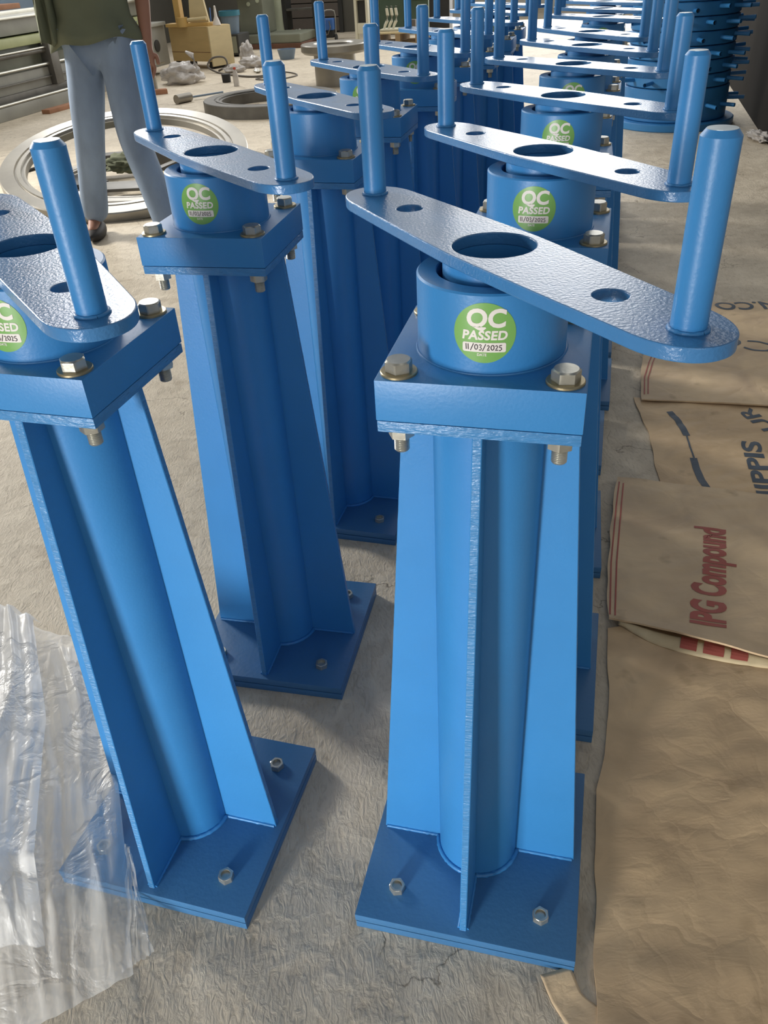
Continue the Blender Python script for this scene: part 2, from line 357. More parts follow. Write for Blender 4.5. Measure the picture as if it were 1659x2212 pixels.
# ------------------------------------------------------------------ gearbox floor stands (pedestals)
TB, HC, TT, TK, HD, ZL = .0328, .8156, .0127, .0443, .0798, .1018
Z1 = TB+HC; Z2 = Z1+TT; Z3 = Z2+TK; ZT = Z3+ZL
AF, BB = .1, .1658
def hexa(r, rot=0): return [(r*math.cos(PI/3*i+rot), r*math.sin(PI/3*i+rot)) for i in range(6)]
def hex_head(bm, cx, cy, z0, h, af, rot=0, hole=0.0, domed=True):
    r = af/math.sqrt(3)
    t = Matrix.Translation((cx, cy, 0))
    n = 48; rings = []
    def hexr(a):                                  # radius of hexagon at angle
        a = (a-rot) % (PI/3); return (af/2)/math.cos(a-PI/6)
    lv = [(1, 0, z0), (1, 0, z0+h*.86), (0, af*.47, z0+h)] if domed else [(1, 0, z0), (1, 0, z0+h*.93), (0, af*.48, z0+h)]
    for hx, rr, z in lv:
        rings.append([bm.verts.new((cx+(hexr(2*PI*i/n) if hx else rr)*math.cos(2*PI*i/n), cy+(hexr(2*PI*i/n) if hx else rr)*math.sin(2*PI*i/n), z)) for i in range(n)])
    if not hole:
        rings.append([bm.verts.new((cx, cy, z0+h))])
    else:
        rings.append([bm.verts.new((cx+hole*math.cos(2*PI*i/n), cy+hole*math.sin(2*PI*i/n), z0+h)) for i in range(n)])
        rings.append([bm.verts.new((cx+hole*.9*math.cos(2*PI*i/n), cy+hole*.9*math.sin(2*PI*i/n), z0+h*.55)) for i in range(n)])
        rings.append([bm.verts.new((cx, cy, z0+h*.55))])
    for a, b in zip(rings, rings[1:]):
        for i in range(n):
            j = (i+1) % n
            if len(b) == 1: bm.faces.new((a[i], a[j], b[0]))
            else: bm.faces.new((a[i], a[j], b[j], b[i]))
    bm.faces.new(rings[0][::-1])

def wobble(bm, amp, freq, seed=0):
    for v in bm.verts:
        q = v.co*freq+Vector((seed, seed*2, 0)); v.co += Vector((noise.noise(q), noise.noise(q+Vector((9, 0, 0))), noise.noise(q+Vector((0, 9, 0)))))*amp

def make_stand():
    root = thing('floor_stand', 'x', 'floor stand')
    # two stacked base plates
    bm = bmesh.new(); box(bm, -BB, BB, -BB, BB, .0174, TB, .0012); obj('base_plate', bm, M['blue_shade'], root, smooth=20)
    bm = bmesh.new(); box(bm, -BB+.001, BB, -BB, BB-.001, 0, .0156, .0012); obj('sole_plate', bm, M['blue_shade'], root, smooth=20)
    for i, (a, b) in enumerate(((-1, -1), (1, -1), (1, 1), (-1, 1))):
        bm = bmesh.new(); hex_head(bm, a*.111, b*.111, TB, .011, .0225, rot=.3+i*.4, hole=.0078, domed=False)
        obj('base_nut', bm, M['zinc'], root, smooth=20)
    # pipe column
    rp_ = .062
    bm = bmesh.new(); lathe(bm, [(rp_, TB), (rp_, Z1)], 64); obj('pipe_column', bm, M['blue'], root, smooth=60)
    # four tapered ribs
    rt, rb, th = .0955, .1552, .0102
    for k in range(4):
        bm = bmesh.new(); c, s = math.cos(k*PI/2), math.sin(k*PI/2)
        pr = [(rp_-.004, TB), (rb, TB), (rb, TB+.004), (rt, Z1), (rp_-.004, Z1)]
        N = 60
        edge = []
        for i in range(N+1):
            t = i/N; edge.append((rb+(rt-rb)*t, TB+(Z1-TB)*t))
        L = []; Rr = []
        for sgn, dst in ((-1, L), (1, Rr)):
            for i, (x, z) in enumerate(edge):
                w = .0004*noise.noise(Vector((k*5+sgn, z*90, 0)))
                dst.append((bm.verts.new((rp_-.006, sgn*th/2, z)), bm.verts.new((x-.0008, sgn*(th/2), z)), bm.verts.new((x+w, sgn*(th/2-.0010), z))))
        for dst, fl in ((L, False), (Rr, True)):
            for p, q in zip(dst, dst[1:]):
                for j in range(2): bm.faces.new((p[j], p[j+1], q[j+1], q[j]))
        for i in range(N):
            bm.faces.new((L[i][2], Rr[i][2], Rr[i+1][2], L[i+1][2])).material_index = 1
        bm.faces.new((L[0][0], L[0][1], L[0][2], Rr[0][2], Rr[0][1], Rr[0][0])); bm.faces.new((L[-1][0], L[-1][1], L[-1][2], Rr[-1][2], Rr[-1][1], Rr[-1][0]))
        bmesh.ops.rotate(bm, cent=(0, 0, 0), matrix=Matrix.Rotation(k*PI/2, 3, 'Z'), verts=bm.verts)
        obj('stiffening_rib', bm, [M['blue'], M['blue_cut']], root, smooth=20)
    # weld beads at the foot
    bm = bmesh.new()
    for k in range(4):
        a0 = k*90+6; pts = arc(0, 0, rp_+.002, a0, a0+78, 26, TB+.001)
        tube(bm, pts, [.0042+.0012*noise.noise(Vector((i*.9, k, 0))) for i in range(len(pts))], 6)
        for sg in (-1, 1):
            pts = []
            for i in range(22):
                x = rp_+(rb-.003-rp_)*i/21; pts.append(Matrix.Rotation(k*PI/2, 3, 'Z') @ Vector((x, sg*(th/2+.0006), TB+.001)))
            tube(bm, pts, [.0032+.0012*noise.noise(Vector((i*.9, k, sg*5))) for i in range(22)], 6)
    obj('weld_bead', bm, M['blue'], root, smooth=60)
    # head plates
    bm = bmesh.new(); box(bm, -AF, AF, -AF, AF, Z1, Z2-.0004, .001); wobble(bm, .0006, 30); obj('mounting_plate', bm, M['blue_cut'], root, smooth=20)
    bm = bmesh.new(); box(bm, -AF-.0006, AF+.0006, -AF-.0006, AF+.0006, Z2+.0004, Z3, .0013); obj('flange_block', bm, M['blue'], root, smooth=20)
    for i, (a, b) in enumerate(((-1, -1), (1, -1), (1, 1), (-1, 1))):
        x, y = a*.080, b*.080
        bm = bmesh.new(); hex_head(bm, x, y, Z3+.003, .0115, .0245, rot=.5+i*.7)
        bt = obj('hex_bolt', bm, M['zinc'], root, smooth=20)
        bm = bmesh.new(); lathe(bm, [(.0, Z3), (.0185, Z3), (.0185, Z3+.0022), (.0178, Z3+.003), (0, Z3+.003)], 32, x, y)
        obj('washer', bm, M['brass'], bt, smooth=20)
        bm = bmesh.new(); hex_head(bm, x, y, Z1-.0125, .0125, .0235, rot=i*.5, domed=False); obj('nut', bm, M['zinc'], bt, smooth=20)
        bm = bmesh.new(); pr = [(0, Z1-.030), (.0068, Z1-.030)]
        z = Z1-.0295
        while z < Z1-.0125: pr += [(.0072, z), (.0080, z+.0010)]; z += .0020
        lathe(bm, pr+[(.0072, Z1-.012)], 20, x, y); obj('threaded_shank', bm, M['zinc'], bt, smooth=60)
    # drum housing
    rd, rh = .0757, .056
    bm = bmesh.new()
    lathe(bm, [(rh, Z3), (rd, Z3), (rd, Z3+HD-.0018), (rd-.0018, Z3+HD), (rh+.001, Z3+HD), (rh, Z3+HD-.001)], 96, close=True)
    obj('drum_housing', bm, M['blue'], root, smooth=20)
    bm = bmesh.new()
    tube(bm, arc(0, 0, rd+.0005, 0, 360, 60, Z3), .0018, 6, False); obj('weld_bead', bm, M['blue'], root, smooth=60)
    # neck tube under the crossbar
    bm = bmesh.new()
    lathe(bm, [(.0398, Z3+.004), (.0500, Z3+.004), (.0500, ZT-.012), (.0398, ZT-.012)], 72, close=True)
    obj('hub_collar', bm, M['blue'], root, smooth=20)
    bm = bmesh.new(); lathe(bm, [(0, Z3+.01), (.0390, Z3+.01), (.0390, Z3+.068), (.031, Z3+.070), (.031, Z3+.03), (0, Z3+.03)], 40)
    obj('bore_sleeve', bm, M['dark'], root, smooth=20)
    # crossbar plate
    out = []
    def side(x): return .0505-.0095*min(1, abs(x)/.23)**1.15
    xs = [-.228+.456*i/16 for i in range(17)]
    out += [(x, -side(x)) for x in xs]
    ea, eb = .0600, side(.23)
    out += [(.228+ea*math.copysign(abs(math.cos(R(t)))**.92, math.cos(R(t))), eb*math.copysign(abs(math.sin(R(t)))**.92, math.sin(R(t)))) for t in range(-82, 83, 6)]
    out += [(x, side(x)) for x in reversed(xs)]
    out += [(-.228-ea*abs(math.cos(R(t)))**.92, eb*math.copysign(abs(math.sin(R(t)))**.92, math.sin(R(t)))) for t in range(82, -83, -6)]
    bm = bmesh.new()
    plate_holes(bm, out, [circ(0, 0, .0406, 64), circ(-.168, 0, .0147, 32), circ(.168, 0, .0147, 32)], -.012, 0)
    cb = obj('crossbar_plate', bm, M['blue_top'], root, smooth=20, loc=(0, 0, ZT))
    for sg in (-1, 1):
        bm = bmesh.new(); lathe(bm, [(0, 0), (.01325, 0), (.01325, .1305), (.0100, .1347), (0, .1347)], 40, sg*.2525, 0)
        obj('handle_pin', bm, M['blue'], cb, smooth=25)
        bm = bmesh.new(); lathe(bm, [(0, .1347), (.0098, .1347), (.0098, .1350), (0, .1350)], 32, sg*.2525, 0)
        obj('pin_end_face', bm, M['chip'], cb)
        bm = bmesh.new(); pts = arc(sg*.2525, 0, .0136, 0, 360, 36, .0006)
        tube(bm, pts[:-1]+[pts[0]], [.0022+.0010*noise.noise(Vector((i*.8 if i < 36 else 0, sg, 3))) for i in range(37)], 6, False)
        obj('weld_bead', bm, M['blue'], cb, smooth=60)
    # sticker wrapped round the drum
    st = make_sticker(rd); st.parent = root; st.location = (0, 0, Z3+.0425)
    return root, cb, st

def wrap(bm, rad, off):
    for v in bm.verts:
        a = v.co.x/rad; r = rad+off
        v.co = Vector((r*math.cos(a), r*math.sin(a), v.co.y))
def ribbon(bm, pts, w):
    pts = [Vector((p[0], p[1], 0)) for p in pts]; L = []
    for i, p in enumerate(pts):
        d = (pts[min(i+1, len(pts)-1)]-pts[max(i-1, 0)]).normalized(); nn = Vector((-d.y, d.x, 0))*w/2
        L.append((bm.verts.new(p+nn), bm.verts.new(p-nn)))
    for a, b in zip(L, L[1:]): bm.faces.new((a[0], a[1], b[1], b[0]))
def make_sticker(rd):
    rs = .0296
    bm = bmesh.new(); N = 16
    g = {}
    rings = [[bm.verts.new((0, 0, 0))]]
    for k in range(1, 9):
        rings.append([bm.verts.new((rs*k/8*math.cos(2*PI*i/48), rs*k/8*math.sin(2*PI*i/48), 0)) for i in range(48)])
    for a, b in zip(rings, rings[1:]):
        for i in range(48):
            if len(a) == 1: bm.faces.new((a[0], b[i], b[(i+1) % 48]))
            else: bm.faces.new((a[i], a[(i+1) % 48], b[(i+1) % 48], b[i]))
    wrap(bm, rd, .0003); st = obj('inspection_sticker', bm, M['green'], smooth=60)
    st['label'] = 'round green sticker with white QC PASSED lettering'
    bm = text_mesh('QC', .0240, .0009, .06, sp=1.02); bmesh.ops.translate(bm, verts=bm.verts, vec=(.001, .0140, 0)); bisect_grid(bm, .004)
    b2 = text_mesh('PASSED', .0122, .00045, .12, sp=1.06); bmesh.ops.translate(b2, verts=b2.verts, vec=(0, -.0022, 0)); bisect_grid(b2, .004)
    b3 = text_mesh('DATE', .0036, .0001, 0); bmesh.ops.translate(b3, verts=b3.verts, vec=(-.002, -.0212, 0))
    for q in (b2, b3):
        me = bpy.data.meshes.new('x'); q.to_mesh(me); bm.from_mesh(me); q.free()
    wrap(bm, rd, .0006); obj('sticker_lettering', bm, M['white'], st)
    bm = bmesh.new(); cx, cy, hw, hh, rr = .0, -.0138, .0205, .0047, .0016
    o = []
    for sx_, sy_, a0 in ((1, -1, -90), (1, 1, 0), (-1, 1, 90), (-1, -1, 180)):
        o += [(cx+sx_*(hw-rr)+rr*math.cos(R(a0+t)), cy+sy_*(hh-rr)+rr*math.sin(R(a0+t))) for t in (0, 30, 60, 90)]
    ngon(bm, [(x, y, 0) for x, y in o]); bisect_grid(bm, .003)
    wrap(bm, rd, .0006); obj('date_box', bm, M['white'], st)
    bm = bmesh.new(); S = .0032
    GL = {'1': [[(0, 1), (.12, -1)]], '/': [[(.9, 1.25), (-.1, -1.2)]],
          '0': [[(.5+.5*math.sin(t*.62), .1+.85*math.cos(t*.62)) for t in range(11)]],
          '3': [[(0, .8), (.5, 1), (.8, .6), (.35, .15), (.85, -.3), (.6, -.95), (0, -.8)]],
          '2': [[(0, .55), (.4, .9), (.75, .45), (.3, -.4), (0, -.8), (.9, -.75)]],
          '5': [[(.9, .9), (.2, .85), (.15, .15), (.7, .1), (.85, -.5), (.4, -.95), (0, -.75)]]}
    x = -.0172
    for ch, adv in zip('11/03/2025', (.7, .9, 1.25, 1.4, 1.25, 1.3, 1.25, 1.35, 1.15, 1.2)):
        for stq in GL[ch]: ribbon(bm, [(x+p[0]*S*.9, -.0138+p[1]*S*.9-.02*x, 0) for p in stq], .00085)
        x += adv*S*.92
    wrap(bm, rd, .0009); obj('handwritten_date', bm, M['ink'], st)
    return st

stand0, cb0, st0 = make_stand()
def_angle = -104
ROW = [ # x, y, yaw, crossbar angle, sticker angle, label
 (.1217, .7828, -15.76, -64.46, -104, 'nearest blue floor stand right of centre, its foot plate beside the large brown sack'),
 (-.3619, .8806, -17.34, -59.75, -108, 'blue floor stand cut by the left edge, its foot beside the clear plastic sheet'),
 (-.2294, 1.3339, -13.89, -59.27, -104, 'blue floor stand second in the left row, shaded column, green sticker on its drum'),
 (.2499, 1.1937, -15.97, -63.72, -108, 'blue floor stand second in the right row, just behind the nearest stand'),
 (.3796, 1.6626, -14.0, -58.23, -106, 'blue floor stand third in the right row, half a green sticker above the crossbar'),
 (-.0858, 1.8455, -17.09, -63.26, 70, 'blue floor stand third in the left row, drum above the dark gap in the middle'),
 (.0302, 2.2951, -16, -61.56, -104, 'blue floor stand fourth in the left row'),
 (.1803, 2.7186, -16, -62.93, -100, 'blue floor stand fifth in the left row, in front of the wooden pallet'),
 (.5005, 2.1107, -16, -56.08, -101, 'blue floor stand fourth in the right row, sticker mostly hidden by the crossbar'),
 (.6225, 2.4848, -16, -65.12, -104, 'blue floor stand fifth in the right row'),
 (.7265, 2.8536, -16, -69.33, -104, 'blue floor stand sixth in the right row'),
 (.900, 3.385, -16, -61.77, -104, 'blue floor stand seventh in the right row'),
 (.310, 3.19, -16, -63, -98, 'blue floor stand sixth in the left row'),
 (.455, 3.60, -16, -62, -98, 'blue floor stand seventh in the left row'),
 (1.00, 3.78, -16, -63, -104, 'blue floor stand eighth in the right row, crossbar glaring white near the top edge'),
 (1.115, 4.20, -16, -61, -104, 'blue floor stand ninth in the right row, at the top edge of the photo'),
 (.585, 4.02, -16, -62, -98, 'blue floor stand eighth in the left row, at the top edge of the photo'),
 (1.235, 4.62, -16, -61, -104, 'farthest blue floor stand of the right row, against the bright doorway'),
 (.705, 4.45, -16, -62, -98, 'farthest blue floor stand of the left row'),
]
for i, (x, y, yw, la, sa, lab) in enumerate(ROW):
    r = stand0 if i == 0 else dup(stand0)
    r.location = (x, y, 0); r.rotation_euler = (0, 0, R(yw)); r['label'] = lab; r['group'] = 'blue floor stands in two rows'
    for ch in r.children:
        if ch.name.startswith('crossbar_plate'): ch.rotation_euler = (0, 0, R(la-yw))
        if ch.name.startswith('inspection_sticker'): ch.rotation_euler = (0, 0, R(sa-yw))

# ------------------------------------------------------------------ kraft paper sacks
def poly_at(pl, t):
    L = [(Vector(b)-Vector(a)).length for a, b in zip(pl, pl[1:])]; T = sum(L)*t
    for (a, b), l_ in zip(zip(pl, pl[1:]), L):
        if T <= l_+1e-9: return Vector(a).lerp(Vector(b), T/l_ if l_ else 0)
        T -= l_
    return Vector(pl[-1])
def crumple(x, y, seed, amp):
    q = Vector((x*3.2, y*5.5, seed)); a = noise.fractal(q, .9, 2.0, 3)
    q2 = Vector((x*9+y*4, y*17-x*5, seed+4)); b = abs(noise.noise(q2))
    q3 = Vector((x*26, y*38, seed+8)); c = abs(noise.noise(q3))
    return amp*(.55*a+.55*b+.16*c+.25)
SACK_H = {}
def sack(name, label, left, right, z0, seed, amp, m, lift=None, n=90, k=90):
    """closed thin paper sack between a left edge polyline and a right edge polyline (near to far)"""
    def H(x, y, s, t):
        e = min(1, min(s, 1-s, t, 1-t)*14)
        return z0+.004+max(0, crumple(x, y, seed, amp))*(.35+.65*e)+(lift(s, t) if lift else 0)
    bm = bmesh.new(); top = []; bot = []
    for i in range(n+1):
        t = i/n; a, b = poly_at(left, t), poly_at(right, t); rt_ = []; rb_ = []
        for j in range(k+1):
            s = j/k; p = a.lerp(b, s)
            w = .006*noise.noise(Vector((p.x*12, p.y*12, seed))) if (j in (0, k) or i in (0, n)) else 0
            x, y = p.x+w, p.y+w
            h = H(x, y, s, t); rt_.append(bm.verts.new((x, y, h)))
            rb_.append(bm.verts.new((x, y, max(z0+.0006, h-.005))))
        top.append(rt_); bot.append(rb_)
    for i in range(n):
        for j in range(k):
            bm.faces.new((top[i][j], top[i][j+1], top[i+1][j+1], top[i+1][j])); bm.faces.new((bot[i][j], bot[i+1][j], bot[i+1][j+1], bot[i][j+1]))
    for j in range(k):
        bm.faces.new((top[0][j], bot[0][j], bot[0][j+1], top[0][j+1])); bm.faces.new((top[n][j], top[n][j+1], bot[n][j+1], bot[n][j]))
    for i in range(n):
        bm.faces.new((top[i][0], top[i+1][0], bot[i+1][0], bot[i][0])); bm.faces.new((top[i][k], bot[i][k], bot[i+1][k], top[i+1][k]))
    o = obj(name, bm, m, smooth=50); tag(o, label, 'paper sack', 'flattened kraft paper sacks on the floor')
    from mathutils.bvhtree import BVHTree
    tree = BVHTree.FromPolygons([v.co.copy() for v in o.data.vertices], [tuple(p.vertices) for p in o.data.polygons])
    return o, tree
def drop(bm, tree, off=.0009):
    for v in list(bm.verts):
        h = tree.ray_cast(Vector((v.co.x, v.co.y, 1)), Vector((0, 0, -1)))
        if h[0] is not None: v.co.z = h[0].z+off
        else: v.co.z = -1
    bmesh.ops.delete(bm, geom=[v for v in bm.verts if v.co.z < -.5], context='VERTS')
def band(parent, tree, name, pts, w, m, step=.006):
    bm = bmesh.new(); P = []
    for a, b in zip(pts, pts[1:]):
        a, b = Vector((*a, 0)), Vector((*b, 0)); nn = max(2, int((b-a).length/step))
        P += [a.lerp(b, i/nn) for i in range(nn)]
    P.append(Vector((*pts[-1], 0))); L = []
    nw = max(1, int(w/.008))
    for i, p in enumerate(P):
        d = (P[min(i+1, len(P)-1)]-P[max(i-1, 0)]).normalized(); nn = Vector((-d.y, d.x, 0))
        L.append([bm.verts.new(p+nn*w*(j/nw-.5)) for j in range(nw+1)])
    for a, b in zip(L, L[1:]):
        for j in range(nw): bm.faces.new((a[j], a[j+1], b[j+1], b[j]))
    drop(bm, tree); return obj(name, bm, m, parent)
def sack_text(parent, tree, txt, p0, p1, cap, m, bold=.02, name='printed_lettering'):
    bm = text_mesh(txt, 1.0, bold, 0, 'LEFT')
    xs = [v.co.x for v in bm.verts]; ys = [v.co.y for v in bm.verts]; x0, x1 = min(xs), max(xs)
    cu = .70; y0 = -.35+.0
    base = min(v.co.y for v in bm.verts)
    p0, p1 = Vector((*p0, 0)), Vector((*p1, 0)); d = (p1-p0); L = d.length; d.normalize(); nn = Vector((-d.y, d.x, 0))
    hgt = max(ys)-min(ys)
    for v in bm.verts:
        q = p0+d*((v.co.x-x0)/(x1-x0)*L)+nn*((v.co.y-base)/hgt*cap); v.co = q
    bisect_grid(bm, .007); drop(bm, tree); return obj(name, bm, m, parent)

sA, tA = sack('paper_sack', 'large plain brown paper sack nearest the camera, beside the front foot plate',
     [(.248, .488), (.272, .60), (.346, .885), (.378, .955), (.412, 1.05), (.474, 1.29)], [(.86, .36), (1.0, .7), (1.12, 1.0), (1.28, 1.34)], .0, 3, .0075, M['kraft'])
def liftB(s, t):
    return .016*math.exp(-(t/.035)**2)*(0.4+.6*math.sin(min(1, s*1.6)*PI)**2)
sB, tB = sack('paper_sack', 'brown paper sack with red printed words and a red striped edge',
     [(.476, 1.300), (.500, 1.40), (.535, 1.52), (.600, 1.73), (.652, 1.868)], [(.97, 1.055), (1.06, 1.22), (1.20, 1.45), (1.33, 1.62)], .0135, 11, .006, M['kraft2'], liftB)
# open mouth of the sack: a lighter lip curling out along its near edge
def lip():
    bm = bmesh.new(); L = []
    top = [(.500, 1.300), (.575, 1.255), (.65, 1.222), (.74, 1.178), (.85, 1.12)]
    for i in range(61):
        t = i/60; p = poly_at(top, t); wdt = .034*math.sin(PI*min(1, max(0.02, t))**.8)+.003; row = []
        for j in range(6):
            s = j/5; row.append(bm.verts.new((p.x-.45*wdt*s+.002*noise.noise(Vector((t*9, s, 0))), p.y-wdt*s, .0165-.0085*s+.004*math.sin(s*PI)+.001*noise.noise(Vector((t*20, s*3, 5))))))
        L.append(row)
    for a, b in zip(L, L[1:]):
        for j in range(5): bm.faces.new((a[j], a[j+1], b[j+1], b[j]))
    P = [[v.co.copy() for v in r] for r in L]
    o = obj('sack_mouth_lip', bm, M['kraft_in'], sB, smooth=60); o['label'] = 'paler inner paper lip'
    md = o.modifiers.new('solid', 'SOLIDIFY'); md.thickness = .0012
    for i0, i1 in ((20, 25), (27, 33), (35, 40)):
        b2 = bmesh.new(); vv = [[b2.verts.new(P[i][j]+Vector((0, 0, .0016))) for j in range(5)] for i in range(i0, i1+1)]
        for a, b in zip(vv, vv[1:]):
            for j in range(4): b2.faces.new((a[j], a[j+1], b[j+1], b[j]))
        obj('printed_block', b2, M['redprint'], sB)
    return o
lip()
sack_text(sB, tB, 'IPG Compound', (.735, 1.240), (.866, 1.585), .098, M['redprint'], .04)
band(sB, tB, 'printed_stripe', [(.492, 1.308), (.547, 1.496), (.620, 1.722), (.657, 1.833)], .0035, M['redprint'])
band(sB, tB, 'printed_stripe', [(.482, 1.312), (.534, 1.497), (.607, 1.723), (.648, 1.841)], .0035, M['redprint'])
sC, tC = sack('paper_sack', 'crumpled brown paper sack with navy printed words and a navy band',
     [(.740, 1.755), (.765, 1.85), (.782, 1.96), (.812, 2.10), (.835, 2.35)], [(1.36, 1.52), (1.50, 1.75), (1.62, 2.0), (1.70, 2.24)], .0, 23, .0075, M['kraft'])
sack_text(sC, tC, 'HIPPIS', (1.03, 1.68), (1.11, 2.02), .055, M['blueprint'], .03)
sack_text(sC, tC, 'YOUR', (1.235, 1.93), (1.165, 2.23), .052, M['blueprint'], .02)
band(sC, tC, 'printed_band', [(.915, 2.235), (.922, 2.171), (.918, 2.084)], .020, M['blueprint'])
band(sC, tC, 'printed_band', [(.895, 1.96), (.884, 1.904), (.876, 1.844), (.874, 1.776)], .020, M['blueprint'])
band(sC, tC, 'printed_band', [(.918, 2.084), (.905, 2.02), (.897, 1.96)], .005, M['blueprint'])
sD, tD = sack('paper_sack', 'farthest brown paper sack, partly under the crossbar end',
     [(.850, 2.315), (.892, 2.47), (.945, 2.62), (1.06, 2.86), (1.30, 3.10)], [(1.72, 2.10), (1.86, 2.4), (1.95, 2.7), (2.05, 3.02)], .0125, 31, .007, M['kraft2'])
band(sD, tD, 'printed_stripe', [(.868, 2.345), (.906, 2.47), (.955, 2.58), (1.0, 2.67)], .004, M['redprint'])
band(sD, tD, 'printed_stripe', [(.880, 2.345), (.917, 2.465), (.966, 2.575), (1.01, 2.66)], .004, M['redprint'])

sack_text(sD, tD, 'CO', (1.44, 2.655), (1.24, 2.79), .085, M['blueprint'], .0)
sack_text(sD, tD, 'ISBUN.CO', (1.80, 3.055), (1.36, 3.085), .085, M['blueprint'], .02)
# small curled scrap at the bottom edge
bm = bmesh.new(); L = []
sl = [(.186, .575), (.196, .540), (.212, .505), (.225, .46)]; sr = [(.232, .585), (.241, .548), (.285, .508), (.33, .45)]
for i in range(25):
    t = i/24; a, b = poly_at(sl, t), poly_at(sr, t); L.append([])
    for j in range(13):
        p = a.lerp(b, j/12); L[-1].append(bm.verts.new((p.x, p.y, .0012+.006*math.exp(-(t/.2)**2)+.003*abs(noise.noise(Vector((p.x*30, p.y*30, 2)))))))
for a, b in zip(L, L[1:]):
    for j in range(12): bm.faces.new((a[j], a[j+1], b[j+1], b[j]))
o = obj('paper_scrap', bm, M['kraft2'], smooth=60); tag(o, 'small torn brown paper scrap at the bottom edge of the photo, under the large sack', 'paper scrap')
o.modifiers.new('solid', 'SOLIDIFY').thickness = .0008

# ------------------------------------------------------------------ clear plastic sheet
def sheet(name, left, right, hz, seed, n=150, k=120, amp=.018, fold=26, parent=None, m=None):
    bm = bmesh.new(); G = []
    for i in range(n+1):
        t = i/n; a, b = poly_at(left, t), poly_at(right, t); row = []
        za, zb = hz(t)
        for j in range(k+1):
            s = j/k; p = a.lerp(b, s)
            wob = .55*noise.noise(Vector((t*2.2, s*1.5, seed)))
            f = abs(math.sin((s*fold/6+wob+.25*math.sin(t*3))*PI))
            f2 = abs(noise.noise(Vector((s*fold*.55+t*.9, t*1.1, seed+3))))
            f3 = noise.noise(Vector((s*9, t*4, seed+7)))
            f4 = abs(noise.noise(Vector((s*30+t*5, t*9-s*6, seed+11))))
            z = za+(zb-za)*s+amp*(.7*(1-f)**2+.9*f2+.3*f3+.22*f4)*min(1, min(t, 1-t)*10+.3)
            row.append(bm.verts.new((p.x+.006*f3, p.y+.006*noise.noise(Vector((s*14, t*9, seed+1))), max(z, .0025+.002*f4))))
        G.append(row)
    for i in range(n):
        for j in range(k): bm.faces.new((G[i][j], G[i][j+1], G[i+1][j+1], G[i+1][j]))
    return obj(name, bm, m or M['film'], parent, smooth='keep')
def hmain(t):
    e = min(1, min(t, 1-t)*7)
    return (.03+.15*e, .012+.062*e)
o = sheet('plastic_sheet', [(-.75, .42), (-.85, .62), (-1.0, 1.0), (-1.12, 1.52)][::-1], [(-.672, 1.333), (-.602, 1.149), (-.541, 1.008), (-.493, .896), (-.448, .77), (-.424, .70), (-.4235, .664), (-.4145, .609)], hmain, 2)
tag(o, 'crumpled clear polythene sheet in the lower left corner, draped over a foot plate', 'plastic sheet')
def hfl(t): return (.052-.046*t, .050*(1-t)**1.5+.005)
sheet('sheet_flap', [(-.46, .80), (-.44, .70), (-.435, .615)], [(-.452, .79), (-.425, .722), (-.392, .644)], hfl, 9, 60, 20, .008, 6, parent=o)
sheet('sheet_upper_layer', [(-1.08, 1.50), (-.95, .95), (-.80, .62)], [(-.78, 1.37), (-.63, 1.0), (-.545, .64)], lambda t: (.10+.12*min(1, min(t, 1-t)*8), .05+.085*min(1, min(t, 1-t)*8)), 15, 120, 80, .02, 20, parent=o, m=M['film2'])

# ------------------------------------------------------------------ turned steel rings on the floor
def ring_profile(bm, ri, ro, h, n=128, step=.02):
    lathe(bm, [(ri, 0), (ro, 0), (ro, h-.006), (ro-.006, h), (ri+(ro-ri)*.42, h), (ri+(ro-ri)*.40, h-.010), (ri+(ro-ri)*.34, h-.010), (ri+(ro-ri)*.32, h), (ri+(ro-ri)*.16, h), (ri+(ro-ri)*.14, h-.014), (ri, h-.014)], n, close=True)
def steel_ring(loc, ri, ro, h, label, tilt=(0, 0), m='steel'):
    bm = bmesh.new(); ring_profile(bm, ri, ro, h)
    o = obj('steel_ring', bm, M[m], smooth=25, loc=loc, rot=(tilt[0], tilt[1], 0)); return tag(o, label, 'steel ring', 'turned steel rings on the floor')
steel_ring((-1.40, 6.02, 0.0), .655, .80, .055, 'flat steel ring lying under the tilted one, seen at its right side', m='steel')
steel_ring((-1.545, 5.735, .170), .635, .797, .055, 'big pale steel ring propped at a tilt behind the walking person', (.214, .02))
steel_ring((-.87, 8.95, .0), .48, .66, .11, 'steel ring lying flat behind the tilted ring, cut off by blue pins', m='steel_d')
# turned barrel with a flange on top
b = thing('steel_barrel', 'short turned steel barrel with a wide flange, standing behind the left row', 'steel barrel', (-.24, 10.4, 0))
bm = bmesh.new(); lathe(bm, [(.19, 0), (.235, 0), (.235, .32), (.19, .32)], 64, close=True); obj('barrel_body', bm, M['steel'], b, smooth=20)
bm = bmesh.new(); lathe(bm, [(.21, .32), (.34, .32), (.37, .345), (.37, .405), (.36, .415), (.23, .415), (.21, .40)], 96, close=True); obj('barrel_flange', bm, M['steel'], b, smooth=20)
# machined disc between ring and first stands
bm = bmesh.new(); lathe(bm, [(0, 0), (.26, 0), (.28, .02), (.28, .10), (.26, .115), (.12, .105), (0, .08)], 96)
tag(obj('turned_disc', bm, M['bright'], smooth=20, loc=(-.40, 6.62, 0)), 'shiny turned steel disc on the floor behind the second left stand', 'steel disc')
